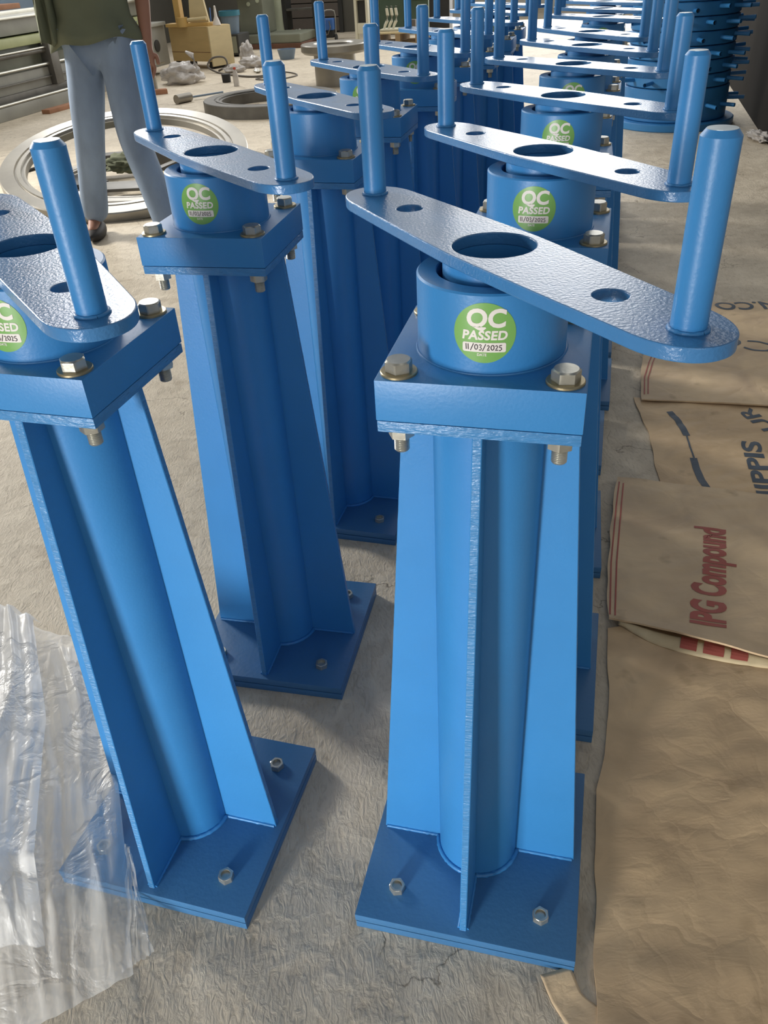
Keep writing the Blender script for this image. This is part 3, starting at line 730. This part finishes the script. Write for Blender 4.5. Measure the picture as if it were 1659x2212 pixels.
# debris inside the big ring
def plank(name, label, cat, loc, dim, rot, m, group='scrap lying inside the big ring'):
    bm = bmesh.new(); box(bm, -dim[0]/2, dim[0]/2, -dim[1]/2, dim[1]/2, 0, dim[2], .004)
    return tag(obj(name, bm, m, loc=loc, rot=rot, smooth=20), label, cat, group)
plank('timber_block', 'thick grey timber propping up the big steel ring', 'timber', (-1.55, 6.22, .056), (.9, .12, .10), (0, 0, .1), M['steel_d'])
plank('wooden_offcut', 'pale slanting wooden offcut inside the big steel ring', 'wooden offcut', (-1.22, 5.66, .088), (.42, .07, .02), (.05, .04, -.35), M['ply_l'])
plank('angle_iron', 'grey square steel bar slanting inside the big ring', 'steel bar', (-1.30, 5.95, .075), (.30, .06, .05), (0, -.1, .9), M['steel_d'])
plank('flat_plate', 'grey steel plate lying inside the near side of the big ring', 'steel plate', (-1.42, 5.56, .058), (.56, .18, .02), (0.05, 0, -.05), M['steel_d'])
plank('flat_plate', 'dark steel plate lying at the left inside the big ring', 'steel plate', (-1.93, 5.75, .058), (.38, .34, .03), (0, .03, .5), M['dark'])
plank('blue_block', 'small blue block inside the big steel ring', 'block', (-1.47, 5.78, .08), (.07, .05, .04), (0, 0, .4), M['teal'])
bm = bmesh.new(); lump(bm, (0, 0, .07), (.14, .10, .06), 3, .4, 3, 4, .0); tag(obj('rag', bm, M['olive'], loc=(-1.62, 5.98, .06), smooth='keep'), 'olive rag heaped inside the big steel ring', 'rag')
bm = bmesh.new(); lathe(bm, [(0, .06), (.05, .055), (.085, .03), (.09, 0), (0, 0)], 32); tag(obj('white_bowl', bm, M['white'], loc=(-1.74, 5.25, .058), smooth=60), 'white upturned bowl at the near edge inside the big ring', 'bowl')

# ------------------------------------------------------------------ lathe along the left
def wsbox(bm, a0, a1, b0, b1, z0, z1, bev=.006): box(bm, a0, a1, b0, b1, z0, z1, bev)
lt = thing('lathe_machine', 'long grey-green lathe bed with bright rods running along the left wall', 'lathe', WS(-6.05, 7.8), YAW)
def lp(name, m, *bx, bev=.006, label=None):
    bm = bmesh.new()
    for q in bx: box(bm, *q, bev)
    o = obj(name, bm, m, lt, smooth=20)
    if label: o['label'] = label
    return o
B0, B1 = -3.0, 3.55
lp('plinth', M['mach_l'], (-1.2, .10, B0, 3.2, 0, .12))
lp('chip_tray', M['steel_d'], (-1.2, .02, B0, 3.4, .12, .20), (-1.1, .06, B0, 3.3, .115, .13))
lp('lower_bed', M['mach_l'], (-1.1, .0, B0, B1, .20, .375))
lp('bed_lip', M['steel_d'], (-1.1, .03, B0, B1, .278, .292), bev=.003)
lp('bed', M['mach'], (-1.0, -.05, B0, B1, .39, .60))
lp('bed_ledge', M['mach_y'], (-1.0, .0, B0, B1, .60, .685), label='yellow-green painted ledge')
lp('upper_bed', M['mach_l'], (-1.0, -.08, B0, B1, .70, .845))
lp('slideway', M['bright'], (-1.0, -.03, B0, B1, .845, .865), (-.5, -.40, B0, B1, .865, .90), bev=.003)
lp('backing_board', M['brick'], (-.9, -.6, -.5, 1.7, .90, .95))
lp('rear_guard', M['bucket'], (-1.1, -1.0, B0, B1, .86, 1.25))
for nm, a, z, r_, m in (('guide_rod', .02, .405, .016, 'bright'), ('lead_screw', .0, .535, .026, 'steel_d'), ('feed_rod', .03, .560, .010, 'bright'), ('lower_rod', .09, .135, .014, 'bright')):
    bm = bmesh.new(); tube(bm, [(a, B0, z), (a, B1, z)], r_, 14); obj(nm, bm, M[m], lt, smooth=60)
lp('end_bracket', M['steel_d'], (-.06, .07, 1.05, 1.20, .20, .62))
lp('carriage', M['mach_l'], (-1.0, .10, 2.75, 3.72, .10, .56), (-1.0, .14, 2.8, 3.7, .56, .60))
for bb in (2.98, 3.42):
    bm = bmesh.new(); lathe(bm, [(0, 0), (.07, 0), (.07, .012), (.045, .016), (0, .016)], 24, mtx=Matrix.Translation((.10, bb, .34)) @ Matrix.Rotation(PI/2, 4, 'Y'))
    obj('carriage_port', bm, M['dark'], lt, smooth=20)
bm = bmesh.new()
for q in range(7): box(bm, .0, .012, -.9+q*.06, -.89+q*.06+.008, .615, .655)
obj('scale_marks', bm, M['dark'], lt)
o = tag(obj('wooden_beam', (lambda b_: (box(b_, -.3, .3, -.06, .06, 0, .08, .005), b_)[1])(bmesh.new()), M['ply'], loc=(-2.78, 12.55, .868), rot=(0, 0, -.3)), 'yellowish wooden beam resting on the far end of the lathe', 'wooden beam')

# ------------------------------------------------------------------ crate and things around it
cr = thing('plywood_crate', 'big ochre plywood crate with a paler side, at the far end of the lathe', 'crate', (-1.98, 12.72, 0), R(-37))
bm = bmesh.new(); box(bm, -.76, 0, 0, .022, .09, .49, .003); obj('front_board', bm, M['ply'], cr)
bm = bmesh.new(); box(bm, -.76, 0, -.003, .001, .20, .205); obj('board_joint', bm, M['rust'], cr)
bm = bmesh.new(); box(bm, 0, .022, 0, .42, .03, .50, .003); obj('side_board', bm, M['ply_l'], cr)
bm = bmesh.new(); box(bm, -.76, 0, .40, .42, .09, .49, .003); box(bm, -.76, -.74, .02, .40, .09, .49, .003); box(bm, -.74, 0, .02, .40, .09, .11); box(bm, -.76, .0, .0, .42, .49, .505, .002); obj('crate_shell', bm, M['ply'], cr)
for x_ in (-.72, -.06):
    bm = bmesh.new(); box(bm, x_-.04, x_+.03, .04, .38, 0, .09, .004); obj('crate_foot', bm, M['dark'], cr)
pr = thing('yellow_press', 'ochre painted bench press standing on the plywood crate', 'press', (-2.28, 13.05, .505), R(-20))
bm = bmesh.new(); box(bm, -.30, .36, -.10, .10, 0, .04, .006); obj('press_base', bm, M['yellow'], pr)
bm = bmesh.new(); box(bm, -.16, -.07, -.05, .05, .04, .75, .008); obj('press_post', bm, M['yellow'], pr)
bm = bmesh.new(); box(bm, -.45, .2, -.05, .05, .46, .56, .008); obj('press_arm', bm, M['yellow'], pr)
bm = bmesh.new(); lathe(bm, [(0, .0), (.075, .0), (.075, .11), (.0, .11)], 24, -.03, -.09); obj('press_cylinder', bm, M['yellow'], pr, smooth=20)
bm = bmesh.new(); tube(bm, [(.05, -.08, .075), (.34, -.08, .09)], .025, 12); obj('press_lever', bm, M['ply_l'], pr, smooth=60)
bm = bmesh.new(); prism(bm, [(.04, 0), (.34, 0), (.26, .5), (.10, .5)], -.02, .02, Matrix.Rotation(PI/2, 4, 'X')); obj('press_shield', bm, M['ply_l'], pr)
def lathe_thing(name, label, cat, loc, prof, m, group=None, n=32, cap=None):
    bm = bmesh.new(); lathe(bm, prof, n); return tag(obj(name, bm, M[m], loc=loc, smooth=40), label, cat, group)
lathe_thing('funnel', 'small white funnel standing upright on the plywood crate', 'funnel', (-1.87, 12.93, .506), [(0, 0), (.055, 0), (.05, .03), (.022, .10), (.012, .22), (.004, .225), (0, .225)], 'white')
bm = bmesh.new(); tube(bm, [(0, 0, 0), (.012, 0, .20)], .008, 8); tag(obj('blue_rod', bm, M['cartblue'], loc=(-1.96, 13.02, .506)), 'thin blue rod standing beside the white funnel', 'rod')
# cabinet with blue bucket
cb_ = thing('steel_cabinet', 'low dark steel cabinet behind the plywood crate', 'cabinet', (-2.0, 14.5, 0), YAW)
bm = bmesh.new(); box(bm, -.30, .30, -.2, .25, .02, .295, .01); obj('cabinet_body', bm, M['dark'], cb_)
bm = bmesh.new(); box(bm, -.27, .27, -.21, -.2, .05, .27, .004); obj('cabinet_door', bm, M['mach'], cb_)
bk = thing('blue_bucket', 'blue-grey plastic bucket with a teal rim on the dark cabinet', 'bucket', (-1.88, 14.45, .296))
bm = bmesh.new(); lathe(bm, [(0, 0), (.115, 0), (.145, .25), (.138, .25), (.11, .01), (0, .01)], 40); obj('bucket_body', bm, M['bucket'], bk, smooth=40)
bm = bmesh.new(); lathe(bm, [(.138, .235), (.158, .235), (.158, .30), (.138, .30)], 40, close=True); obj('bucket_rim', bm, M['teal'], bk, smooth=40)
# milling machine
mm_ = thing('milling_machine', 'grey-green machine block on a wide slab, behind the blue bucket', 'machine', (-1.55, 15.6, 0), YAW)
bm = bmesh.new(); box(bm, -.55, .80, -.35, .45, .07, .20, .02); obj('machine_slab', bm, M['mach'], mm_)
bm = bmesh.new(); box(bm, -.56, .82, -.37, .46, 0, .07, .006); obj('machine_skid', bm, M['rust'], mm_)
bm = bmesh.new(); box(bm, -.30, .14, -.15, .40, .20, 1.4, .02); obj('machine_column', bm, M['mach'], mm_)
bm = bmesh.new(); box(bm, -.45, -.05, -.32, -.12, .72, .95, .02); obj('machine_head', bm, M['mach'], mm_)
bm = bmesh.new()
for x_, z_ in ((-.10, .62), (.06, .66)): lathe(bm, [(0, 0), (.03, 0), (.03, .01), (0, .012)], 20, mtx=Matrix.Translation((x_, -.15, z_)) @ Matrix.Rotation(PI/2, 4, 'X'))
obj('machine_cover', bm, M['pale'], mm_)
bm = bmesh.new(); prof = [(0, 0), (.15, 0), (.14, .03), (.09, .12), (.08, .3), (.08, 1.9), (0, 1.9)]; lathe(bm, prof, 20)
tag(obj('pale_column', bm, M['pale'], loc=(-1.32, 16.0, 0) if False else (-1.30, 16.35, 0), smooth=40), 'pale green post with a flared foot beside the grey-green machine', 'post')
sh = thing('parts_shelf', 'low shelf piled with metal parts beside the pale post', 'shelf', (-.95, 16.45, 0), YAW)
for z_ in (.10, .45):
    bm = bmesh.new(); box(bm, -.168, .298, -.14, .14, z_, z_+.03, .003); obj('shelf_board', bm, M['steel_d'], sh)
for x_ in (-.19, .30):
    bm = bmesh.new(); box(bm, x_, x_+.02, -.14, .14, 0, .9, .002); obj('shelf_upright', bm, M['dark'], sh)
for k in range(7):
    bm = bmesh.new(); lump(bm, (0, 0, .025), (.026, .03, .022), k, .3, 2, 2, 0)
    tag(obj('metal_part', bm, M[random.choice(['steel_d', 'steel', 'rust', 'white'])], loc=WS(0, 0)+Vector((-1.07+.06*k, 16.42-.019*k, .1345)), smooth=60), 'small metal part in the pile on the low shelf', 'metal part', 'metal parts on the low shelf')
# pressure washer cart
ca = thing('washer_cart', 'small blue wheeled washer with a grey tubular handle, before the shutter', 'cart', (-.41, 15.8, 0), YAW)
bm = bmesh.new(); tube(bm, [(-.10, 0, .05), (-.10, .02, .38), (-.085, .02, .44), (-.04, .02, .455), (.04, .02, .455), (.085, .02, .44), (.10, .02, .38), (.10, 0, .05)], .012, 8); obj('cart_handle', bm, M['steel'], ca, smooth=60)
bm = bmesh.new(); box(bm, -.085, .085, -.08, .06, .17, .34, .02); obj('cart_tank', bm, M['cartblue'], ca)
bm = bmesh.new(); box(bm, -.07, .07, -.06, .05, .06, .17, .01); obj('cart_motor', bm, M['rubber'], ca)
for s_ in (-1, 1):
    bm = bmesh.new(); lathe(bm, [(0, -.012), (.055, -.012), (.055, .012), (0, .012)], 24, mtx=Matrix.Translation((s_*.10, .0, .055)) @ Matrix.Rotation(PI/2, 4, 'Y')); obj('cart_wheel', bm, M['rubber'], ca, smooth=20)
bm = bmesh.new(); tube(bm, [(.02, -.09, .30), (.05, -.12, .22), (.0, -.13, .12), (-.12, -.12, .08), (-.17, -.08, .16), (-.14, -.05, .28)], .009, 8); obj('cart_hose', bm, M['hose'], ca, smooth=60)
# cream frame and tubes on pallet
fr = thing('cream_frame', 'cream painted upright machine frame left of the pallet', 'machine frame', (.13, 14.6, 0), YAW)
bm = bmesh.new(); box(bm, -.11, -.07, -.06, .06, 0, 1.5, .006); obj('frame_post', bm, M['cream'], fr)
bm = bmesh.new(); box(bm, .07, .11, -.06, .06, 0, 1.5, .006); obj('frame_post', bm, M['cream'], fr)
bm = bmesh.new(); box(bm, -.07, .07, -.05, .05, .18, .32, .006); box(bm, -.07, .07, -.05, .05, .62, .68, .006); obj('frame_crosspiece', bm, M['cream'], fr)
bm = bmesh.new(); box(bm, -.07, .07, .02, .03, .32, .62, .002); obj('frame_panel', bm, M['dark'], fr)
pa = thing('wooden_pallet', 'wooden pallet standing behind the left row of stands', 'pallet', (.76, 14.88, 0), YAW)
for k in range(3):
    bm = bmesh.new(); box(bm, -.36+k*.32, -.28+k*.32, -.35, .35, .03, .15, .003); obj('pallet_bearer', bm, M['wood'], pa)
for k in range(5):
    bm = bmesh.new(); box(bm, -.37, .37, -.35+k*.15, -.25+k*.15, .15, .175, .003); obj('deck_board', bm, M['ply_l'], pa)
for k in range(3):
    bm = bmesh.new(); box(bm, -.37, .37, -.35+k*.3, -.25+k*.3, 0, .03, .003); obj('bottom_board', bm, M['wood'], pa)
plank('pale_board', 'pale board lying on the wooden pallet', 'board', (.60, 14.86, .176), (.34, .30, .03), (0, 0, YAW), M['cream'], None)
plank('brown_box', 'small brown box standing on the wooden pallet', 'box', (.90, 14.78, .176), (.15, .13, .14), (0, 0, YAW), M['shutter'], None)
for k in range(3):
    bm = bmesh.new(); q = [(0, 0, 0), (.02, 0, .05), (.05, 0, .10), (.062, 0, .18), (.05, 0, .27), (.06, 0, .30)]
    tube(bm, q, [.018, .022, .024, .024, .022, .018], 10)
    tag(obj('curved_tube', bm, M['cream'], loc=(.47+.07*k, 14.84-.02*k, .207), smooth=60), ['curved white tube standing on the pallet, leftmost of the three', 'curved white tube standing on the pallet, middle of the three', 'curved white tube standing on the pallet, rightmost of the three'][k], 'tube', 'curved white tubes on the pallet')
gm = thing('green_machine', 'dark green machine cabinet behind the pallet', 'machine', (.95, 16.6, 0), YAW)
bm = bmesh.new(); box(bm, -.50, .42, -.25, .25, .05, 1.3, .02); obj('cabinet_body', bm, M['green_c'], gm)
bm = bmesh.new(); box(bm, -.5, .42, -.24, .24, 0, .05); obj('cabinet_plinth', bm, M['dark'], gm)
bm = bmesh.new(); box(bm, -.45, -.02, -.262, -.25, .1, 1.2, .004); obj('cabinet_door', bm, M['green_c'], gm)
bm = bmesh.new(); box(bm, .02, .38, -.262, -.25, .5, 1.2, .004); obj('control_panel', bm, M['dark'], gm)
dk = thing('dark_upright_form', 'unidentified dark upright form beside the bright doorway', 'cabinet', (1.42, 15.7, 0), YAW)  # unclear dark upright form, given a made-up cabinet shape
bm = bmesh.new(); box(bm, -.14, .20, -.15, .15, .0, 1.6, .01); obj('cabinet_body', bm, M['dark'], dk)
bm = bmesh.new(); box(bm, -.12, .18, -.16, -.15, .04, 1.5, .003); obj('cabinet_door', bm, M['rubber'], dk)

# clutter on the floor
def bag(label, c, s, seed, neck=None):
    t_ = thing('plastic_bag', label, 'plastic bag', (c[0], c[1], 0), group='tied plastic bags on the floor')
    bm = bmesh.new(); lump(bm, (0, 0, s[2]*.75), s, seed, .35, 2.4, 4, .004); obj('bag_body', bm, M['bagfilm'], t_, smooth='keep')
    if neck:
        bm = bmesh.new(); tube(bm, [neck[0], neck[1], neck[2], neck[3]], [.05, .028, .035, .015], 10); 
        for v in bm.verts: v.co += Vector((noise.noise(v.co*40), noise.noise(v.co*40+Vector((3, 0, 0))), 0))*.012
        obj('bag_neck', bm, M['bagfilm'], t_, smooth='keep')
bag('translucent rubbish bag with twisted neck in front of the plywood crate', (-2.17, 11.35), (.24, .2, .13), 2, [(.12, 0, .12), (.20, 0, .20), (.17, 0, .30), (.10, 0, .34)])
bag('pale rubbish bag right of the plywood crate, top of the heap', (-1.52, 13.02), (.10, .10, .16), 5)
bag('flattened clear rubbish bag between the crate and the grey bowl', (-1.42, 12.66), (.19, .13, .075), 8)
bag('small clear rubbish bag nearest the plastic bottle', (-1.62, 12.2), (.14, .10, .05), 12)
for k in range(9):
    bm = bmesh.new(); lump(bm, (0, 0, .02), (random.uniform(.02, .05), .03, .02), k+20, .5, 2, 2, 0)
    tag(obj('litter_scrap', bm, M[random.choice(['ply_l', 'white', 'steel_d', 'brick', 'bright'])], loc=(random.uniform(-1.35, -1.05), random.uniform(11.9, 12.4), .001), smooth=60), 'small scrap of litter among the clear rubbish bags', 'litter', 'litter around the rubbish bags')
lathe_thing('grey_bowl', 'grey-blue plastic bowl standing on the floor before the machine slab', 'bowl', (-1.0, 13.45, 0), [(0, 0), (.10, 0), (.135, .13), (.125, .13), (.092, .012), (0, .012)], 'bucket')
bt = thing('plastic_bottle', 'clear plastic bottle with a red cap on the floor', 'bottle', (-1.43, 10.78, 0))
bm = bmesh.new(); lathe(bm, [(0, 0), (.032, 0), (.034, .10), (.028, .14), (.012, .17), (.012, .18), (0, .18)], 24); obj('bottle_body', bm, M['bagfilm'], bt, smooth=60)
bm = bmesh.new(); lathe(bm, [(0, .175), (.016, .175), (.016, .198), (0, .198)], 20); obj('bottle_cap', bm, M['red'], bt, smooth=20)
lathe_thing('black_cup', 'small black pot on the floor beside the plastic bottle', 'pot', (-1.60, 11.2, 0), [(0, 0), (.05, 0), (.055, .09), (0, .09)], 'rubber')
def hose(name, label, pts, r_, m):
    bm = bmesh.new(); P = []
    for i in range(len(pts)-1):
        p0, p1, p2, p3 = [Vector(pts[max(0, min(len(pts)-1, q))]) for q in (i-1, i, i+1, i+2)]
        for k in range(8):
            t = k/8; P.append(.5*((2*p1)+(-p0+p2)*t+(2*p0-5*p1+4*p2-p3)*t*t+(-p0+3*p1-3*p2+p3)*t**3))
    P.append(Vector(pts[-1])); tube(bm, P, r_, 8); return tag(obj(name, bm, M[m], smooth=60), label, 'hose')
hose('hose', 'grey hose coiled on the floor against the plywood crate', [(-1.85, 12.35, .012), (-1.72, 12.28, .08), (-1.75, 12.3, .17), (-1.9, 12.32, .17), (-1.98, 12.3, .08), (-1.85, 12.2, .012), (-1.6, 11.8, .012), (-1.3, 11.5, .012), (-1.0, 11.6, .012)], .012, 'hose')
hose('hose', 'thin cable looped on the floor below the grey bowl', [(-1.2, 12.0, .008), (-.9, 11.8, .008), (-.75, 11.4, .008), (-1.0, 11.1, .008), (-1.25, 11.3, .008), (-.9, 11.55, .02)], .008, 'hose')
hose('hose', 'dark hose crossing the floor left of the big ring', [(-2.75, 7.6, .01), (-2.72, 7.1, .01), (-2.45, 6.8, .01), (-2.55, 6.5, .01)], .012, 'rubber')
plank('orange_board', 'orange-brown board lying at the foot of the lathe', 'board', WS(-5.75, 8.45, .0), (.5, .10, .04), (0, 0, R(70)), M['brick'], None)
plank('wooden_offcut', 'short orange-brown wooden offcut behind the big ring', 'wooden offcut', (-2.28, 10.5, 0), (.16, .10, .05), (0, 0, .3), M['brick'], None)
bm = bmesh.new(); tube(bm, [(0, 0, .03), (.32, .12, .045)], .010, 8); tag(obj('steel_rod', bm, M['bucket'], loc=(-1.80, 9.85, 0), smooth=60), 'thin blue-grey rod lying on the floor behind the big ring', 'rod')
bm = bmesh.new(); tube(bm, [(0, 0, .045), (.12, .16, .045)], .045, 14); tag(obj('tin_can', bm, M['steel'], loc=(-1.93, 9.6, 0), smooth=60), 'grey metal can lying on its side by the thin rod', 'can')
bm = bmesh.new(); lathe(bm, [(0, 0), (.05, 0), (.05, .33), (.065, .33), (.065, .35), (0, .35)], 24); tag(obj('steel_stub_post', bm, M['steel'], loc=(-2.39, 10.7, 0), smooth=40), 'short grey steel post between the lathe and the rubbish bag', 'post')

# ------------------------------------------------------------------ stack of blue rings with stub pipes
def blue_ring(z0, h, ro, nst, z_st, ph, label, base=False):
    t_ = thing('blue_pipe_ring', label, 'blue ring', (2.47, 6.98, z0), ph, 'stacked blue rings with stub pipes')
    bm = bmesh.new(); lathe(bm, [(ro-.10, 0), (ro-.006, 0), (ro, .006), (ro, h-.008), (ro-.008, h-.002), (ro-.10, h-.002)], 96, close=True); obj('ring_body', bm, M['blue'], t_, smooth=25)
    for k in range(nst):
        a = 2*PI*k/nst+random.uniform(-.05, .05); L = .125 + random.uniform(-.01, .01)
        d = Vector((math.cos(a), math.sin(a), 0)); p = d*(ro-.01)+Vector((0, 0, z_st+random.uniform(-.012, .012)))
        bm = bmesh.new(); q = p+d*L+Vector((0, 0, random.uniform(-.008, .008)))
        tube(bm, [p, q], .0135, 14, False)
        tube(bm, [p+d*.005, q], .0092, 14, False)
        obj('stub_pipe', bm, M['blue'], t_, smooth=60)
        bm = bmesh.new(); tube(bm, [q-d*.02, q-d*.019], .0092, 12); obj('stub_bore', bm, M['dark'], t_)
blue_ring(.0, .055, .46, 0, .02, 0, 'wide thin blue base ring on the floor, lowest of the blue stack')
zz = .055
hs = [.225, .088, .088, .088, .088, .088, .088, .088, .088, .088, .088]
words = ['', 'third', 'fourth', 'fifth', 'sixth', 'seventh', 'eighth', 'ninth', 'tenth', 'eleventh', 'twelfth']
for k, h in enumerate(hs):
    blue_ring(zz, h, .385 if k else .392, 15, h*.5, k*.13, 'tall blue ring with stub pipes resting on the thin base ring' if k == 0 else 'blue ring with stub pipes, %s from the bottom of the stack' % words[k])
    zz += h+.004
# crumpled film and small box near the wall
bm = bmesh.new(); lump(bm, (0, 0, .03), (.05, .13, .03), 6, .5, 3, 4, .002); tag(obj('plastic_wrap', bm, M['bagfilm'], loc=(2.80, 6.1, 0), smooth='keep'), 'strip of clear plastic wrap on the floor by the dark right wall', 'plastic wrap')
plank('orange_block', 'small orange-brown wooden block on the floor behind the right row', 'wooden block', (1.62, 5.9, 0), (.12, .09, .07), (0, 0, .6), M['brick'], None)
# ------------------------------------------------------------------ sunlit yard beyond the doorway
bm = bmesh.new(); p = WS(-1.2, 21); box(bm, -5, 5, 0, .2, 0, 3.5)
tag(obj('wall_outside', bm, M['outside'], loc=p, rot=(0, 0, YAW)), kind='structure')

# ------------------------------------------------------------------ walking person
def skin(name, verts, edges, radii, m, parent, root=0, sub=2):
    me = bpy.data.meshes.new(name); me.from_pydata(verts, edges, []); o = link(name, me, parent, m)
    md = o.modifiers.new('skin', 'SKIN'); md.use_smooth_shade = True
    sv = me.skin_vertices[0].data
    for i, r_ in enumerate(radii):
        sv[i].radius = (r_, r_) if not isinstance(r_, tuple) else r_
        sv[i].use_root = (i == root)
    s = o.modifiers.new('sub', 'SUBSURF'); s.levels = s.render_levels = sub
    return o
pn = thing('person', 'person walking in faded blue jeans and a loose olive shirt behind the left row', 'person', (-1.30, 4.60, 0))
def P_(x, y, z): return (x+1.30, y-4.60, z)
hipL, hipR = P_(-1.335, 4.63, .92), P_(-1.165, 4.62, .92)
knL, knR = P_(-1.405, 4.60, .52), P_(-1.155, 4.50, .52)
anL, anR = P_(-1.51, 4.70, .10), P_(-1.02, 4.36, .10)
pel = P_(-1.25, 4.63, 1.00)
# body: one continuous figure
V = [pel, P_(-1.26, 4.63, 1.18), P_(-1.27, 4.62, 1.36), P_(-1.27, 4.61, 1.46), P_(-1.27, 4.58, 1.56), P_(-1.27, 4.57, 1.66),
     P_(-1.45, 4.62, 1.42), P_(-1.62, 4.52, 1.22), P_(-1.80, 4.32, 1.10),
     P_(-1.09, 4.62, 1.42), P_(-1.02, 4.70, 1.15), P_(-1.02, 4.60, .92),
     hipL, knL, anL, (anL[0]+.01, anL[1]-.14, .04), hipR, knR, anR, (anR[0]+.03, anR[1]-.14, .04)]
E_ = [(0, 1), (1, 2), (2, 3), (3, 4), (4, 5), (2, 6), (6, 7), (7, 8), (2, 9), (9, 10), (10, 11), (0, 12), (12, 13), (13, 14), (14, 15), (0, 16), (16, 17), (17, 18), (18, 19)]
Rr_ = [.13, .12, .135, .055, .085, .08, .055, .042, .028, .055, .042, .028, .08, .052, .036, .032, .08, .052, .036, .032]
for wi, el in ((8, 7), (11, 10)):                     # hands: palm + five separate fingers
    w = Vector(V[wi]); d = (w-Vector(V[el])).normalized(); sd = d.cross(Vector((0, 0, 1))).normalized()
    V.append(tuple(w+d*.06)); E_.append((wi, len(V)-1)); Rr_.append(.030); pi_ = len(V)-1
    dn = Vector((0, 0, -1)) if abs(d.z) < .8 else Vector((-1, 0, 0))
    for k, (off, L_) in enumerate(((-.028, .070), (-.010, .080), (.010, .076), (.027, .060))):
        a = w+d*.105+sd*off; V.append(tuple(a)); E_.append((pi_, len(V)-1)); Rr_.append(.0095); q = len(V)-1
        V.append(tuple(a+d*L_*.55+dn*.012)); E_.append((q, q+1)); Rr_.append(.0085)
        V.append(tuple(a+d*L_*.85+dn*.035)); E_.append((q+1, q+2)); Rr_.append(.0075)
    a = w+d*.05+sd*(-.042); V.append(tuple(a)); E_.append((pi_, len(V)-1)); Rr_.append(.011)
    V.append(tuple(a+d*.045+sd*(-.015)+dn*.01)); E_.append((len(V)-2, len(V)-1)); Rr_.append(.009)
skin('body', V, E_, Rr_, M['skin'], pn)
bm = bmesh.new(); lump(bm, (.03, -.01, 1.665), (.092, .105, .095), 1, .05, 3, 3); obj('hair', bm, M['hair'], pn, smooth='keep')
bm = bmesh.new(); hd = Vector((.03, -.04, 1.60))
for s_ in (-1, 1):
    bmesh.ops.create_icosphere(bm, subdivisions=2, radius=.012, matrix=Matrix.Translation(hd+Vector((s_*.032, -.068, .02))))
obj('eyes', bm, M['white'], pn)
bm = bmesh.new(); bmesh.ops.create_icosphere(bm, subdivisions=2, radius=.016, matrix=Matrix.Translation(hd+Vector((0, -.085, -.008))))
for s_ in (-1, 1): bmesh.ops.create_icosphere(bm, subdivisions=2, radius=.02, matrix=Matrix.Translation(hd+Vector((s_*.086, .01, 0))))
box(bm, .03-.022, .03+.022, hd.y-.088, hd.y-.07, hd.z-.052, hd.z-.044, .002)
obj('face_features', bm, M['skin'], pn, smooth='keep')
jv = [P_(-1.25, 4.63, .97), hipL, tuple(Vector(hipL).lerp(Vector(knL), .5)+Vector((0, -.01, 0))), knL, tuple(Vector(knL).lerp(Vector(anL), .5)), (anL[0], anL[1], .07),
      hipR, tuple(Vector(hipR).lerp(Vector(knR), .5)+Vector((.0, -.01, 0))), knR, tuple(Vector(knR).lerp(Vector(anR), .5)), (anR[0], anR[1], .07)]
skin('jeans', jv, [(0, 1), (1, 2), (2, 3), (3, 4), (4, 5), (0, 6), (6, 7), (7, 8), (8, 9), (9, 10)], [.118, .108, .098, .083, .078, .078, .115, .098, .083, .078, .078], M['denim'], pn)
for a in (anL, anR):
    bm = bmesh.new(); r_ = bmesh.ops.create_icosphere(bm, subdivisions=3, radius=1)['verts']
    for v in r_:
        v.co = Vector((a[0]+.01+v.co.x*(.048-.008*v.co.y), a[1]-.06+v.co.y*.135, max(.0, .035+v.co.z*(.045-.012*v.co.y*-1))))
    obj('shoe', bm, M['shoe'], pn, smooth='keep')
# loose shirt: torso shell with hanging hem and sleeves
bm = bmesh.new(); rows = []
prof = [(.93, .225, .185), (.99, .215, .175), (1.05, .185, .14), (1.18, .18, .135), (1.32, .20, .14), (1.42, .185, .12), (1.47, .12, .09), (1.50, .075, .07)]
for z, rx, ry in prof:
    row = []
    for k in range(48):
        a = 2*PI*k/48; f = 1+.05*math.sin(a*7+z*3)*(1.5-z)*1.6
        hem = 0
        if z < .95: hem = .03*math.cos(a+.9)
        row.append(bm.verts.new((.04+rx*f*math.cos(a), .02+ry*f*math.sin(a), z+hem+(.0 if z > 1 else .01*math.sin(a*5)))))
    rows.append(row)
for a, b in zip(rows, rows[1:]):
    for k in range(48): bm.faces.new((a[k], a[(k+1) % 48], b[(k+1) % 48], b[k]))
for sg, el, hn in ((6, 7, 8), (9, 10, 11)):
    p0, p1, p2 = Vector(V[sg]), Vector(V[el]), Vector(V[hn]); p0 = p0.lerp(Vector((.03, .02, 1.40)), .3)
    tube(bm, [p0, p0.lerp(p1, .5), p1.lerp(p0, .12)], [.085, .075, .070], 20, False)
o = obj('shirt', bm, M['olive'], pn, smooth='keep'); o.modifiers.new('solid', 'SOLIDIFY').thickness = .004
# shirt tail hanging at the side
bm = bmesh.new(); rows = []
for i in range(14):
    t = i/13; rows.append([bm.verts.new((-.20+.085*j/9+.02*t*(j/9-.5), -.06+.03*math.sin(j*1.4+t*2)-.02*t, 1.22-.27*t+.012*math.sin(j*.9))) for j in range(10)])
for a, b in zip(rows, rows[1:]):
    for j in range(9): bm.faces.new((a[j], a[j+1], b[j+1], b[j]))
o = obj('shirt_tail', bm, M['olive'], pn, smooth='keep'); o.modifiers.new('solid', 'SOLIDIFY').thickness = .004
